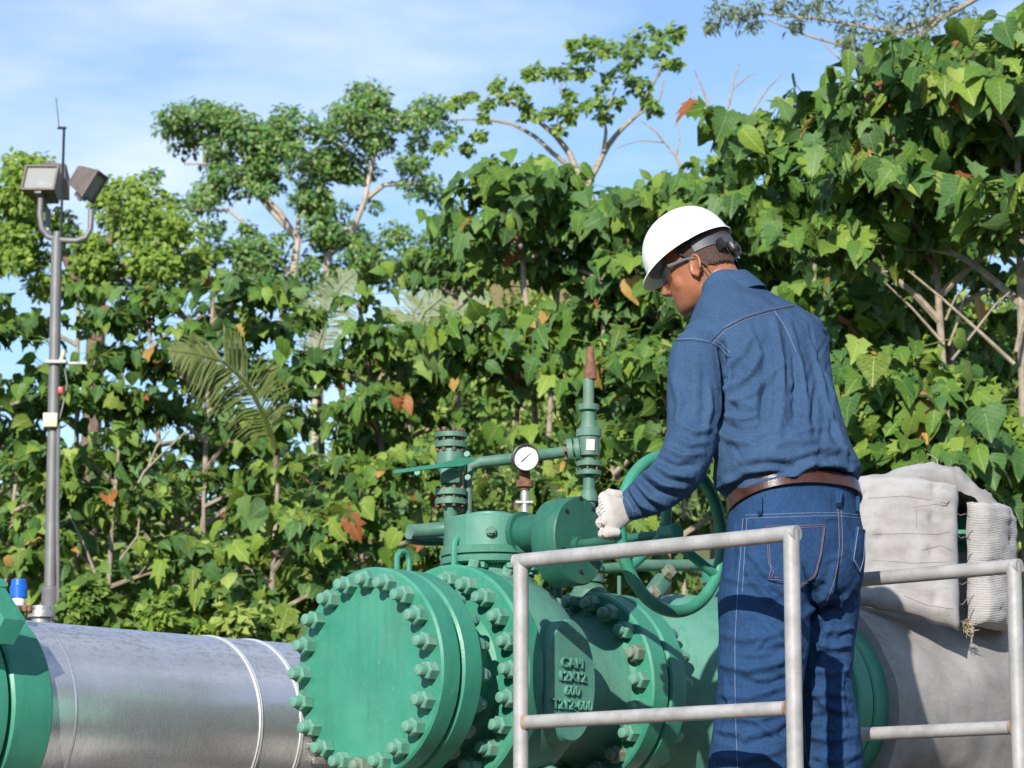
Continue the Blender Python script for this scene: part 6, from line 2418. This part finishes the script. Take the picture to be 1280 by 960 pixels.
# brim: narrow rim all round, longer peak at the front
brim0 = len(vs)
for (ext, dz) in ((1.0, -.004), (1.0, -.0075)):
    for k in range(nA):
        a = 2 * pi * k / nA
        peak = max(0, cos(a)) ** 3 * .020 + .006
        lx = .131 if cos(a) > 0 else .124
        vs.append(EO + e_f * ((lx + peak * ext) * cos(a)) + e_l * ((.112 + peak * ext * .9) * sin(a)) + e_u * (dz - .012 * max(0, cos(a)) ** 3))
for k in range(nA):
    k2_ = (k + 1) % nA
    fs.append((brim0 + k, brim0 + k2_, k2_, k))
    fs.append((brim0 + nA + k, brim0 + nA + k2_, brim0 + k2_, brim0 + k))
    fs.append((o_ + k, o_ + k2_, brim0 + nA + k2_, brim0 + nA + k))
helm = MB().add(vs, fs).build('helmet', HELM, man, 50)
# suspension band and adjuster at the nape
sbm = MB()
rings = []
for (dz, R_) in ((-.034, .101), (-.034, .104), (-.006, .105), (-.006, .102)):
    ring = []
    for k in range(41):
        a = radians(95) + radians(170) * k / 40
        dip = -.018 * max(0, -cos(a)) ** 2
        ring.append(H(-.002, 0, .056) + e_f * (R_ * 1.0 * cos(a)) + e_l * (R_ * .80 * sin(a)) + e_u * (dz + dip + .014))
    rings.append(ring)
vs = [p for r in rings for p in r]
fs = [(i * 41 + k, i * 41 + k + 1, ((i + 1) % 4) * 41 + k + 1, ((i + 1) % 4) * 41 + k) for i in range(4) for k in range(40)]
sbm.add(vs, fs).build('head_band', plain('grey_strap', (.06, .065, .08), .5), helm, 50)
adj = MB()
ac = H(-.106, .012, .024)
adj.box(ac, .009, .034, .016, (e_f, e_l, e_u), bev=.005)
adj.box(H(-.082, .060, .034), .006, .016, .016, ((e_f * .5 + e_l * .86).normalized(), (e_l * .5 - e_f * .86).normalized(), e_u), bev=.003)
adj.lathe(ac - e_f * .006, -e_f, [(0, .015), (.007, .015), (.009, .012)], 18)
adj.build('ratchet', BLACK, helm, 35)
for sgn in (1, -1):
    MB().tube([H(.035, sgn * .082, .060), H(.022, sgn * .082, .045), H(.010, sgn * .083, .034)], .003, 6).build('strap', BLACK, helm)

# ---- safety glasses with cord
gl = MB()
for sgn in (1, -1):
    rows = []
    for j in range(7):
        v = j / 6
        row = []
        for i in range(11):
            u = i / 10
            ang = radians(4 + 62 * u)
            row.append(H(.040 + .072 * cos(ang), sgn * (.082 * sin(ang)), .038 - .040 * v * (1 - .25 * u * u) + .002))
        rows.append(row)
    vs = [p for r in rows for p in r]
    gl.add(vs, [(j * 11 + i, j * 11 + i + 1, (j + 1) * 11 + i + 1, (j + 1) * 11 + i) for j in range(6) for i in range(10)])
glo = gl.build('safety_glasses', LENS, man, 60)
for sgn in (1, -1):
    MB().tube([H(.068, sgn * .077, .033), H(.04, sgn * .082, .030), H(.012, sgn * .085, .028), H(-.008, sgn * .086, .020)], [.006, .005, .0045, .003], 8).build('temple', TEMPLE, glo)
    MB().tube([H(.112, sgn * .004, .040), H(.104, sgn * .038, .040), H(.072, sgn * .078, .038)], .0022, 6).build('frame', BLACK, glo)
MB().tube([H(-.010, .088, .022), H(-.020, .088, -.005), H(-.030, .085, -.035), H(-.036, .086, -.062), H(-.045, .085, -.075)], .0016, 5).build('cord', RUST, glo)
MB().tube([H(-.014, .088, .020), H(-.032, .086, -.005), H(-.042, .082, -.035), H(-.045, .083, -.070)], .0016, 5).build('cord', RUST, glo)

# ---- boots
for q, dirv in ((FOOT_L, (B_F * .9 - B_R * .25).normalized()), (FOOT_R, (B_F * .95 + B_R * .15).normalized())):
    side = dirv.cross(ZV)
    bt_ = MB()
    loft(bt_, [(q + dirv * -.085 + ZV * .045, side * .030, ZV * .044, 2.6), (q + dirv * -.05 + ZV * .050, side * .042, ZV * .050, 2.8), (q + dirv * .03 + ZV * .050, side * .044, ZV * .050, 2.8), (q + dirv * .11 + ZV * .042, side * .050, ZV * .042, 2.8), (q + dirv * .17 + ZV * .036, side * .046, ZV * .036, 2.8), (q + dirv * .20 + ZV * .028, side * .028, ZV * .027, 2.4)], 4, 24)
    loft(bt_, [(q + dirv * -.02 + ZV * .04, side * .045, dirv * .062), (q + dirv * -.02 + ZV * .13, side * .046, dirv * .056), (q + dirv * -.025 + ZV * .20, side * .050, dirv * .058)], 4, 24)
    bme = remesh(bt_, .005, 3, 'boot')
    rebase(bme, feet)
    link('boot', bme, BOOT, man)
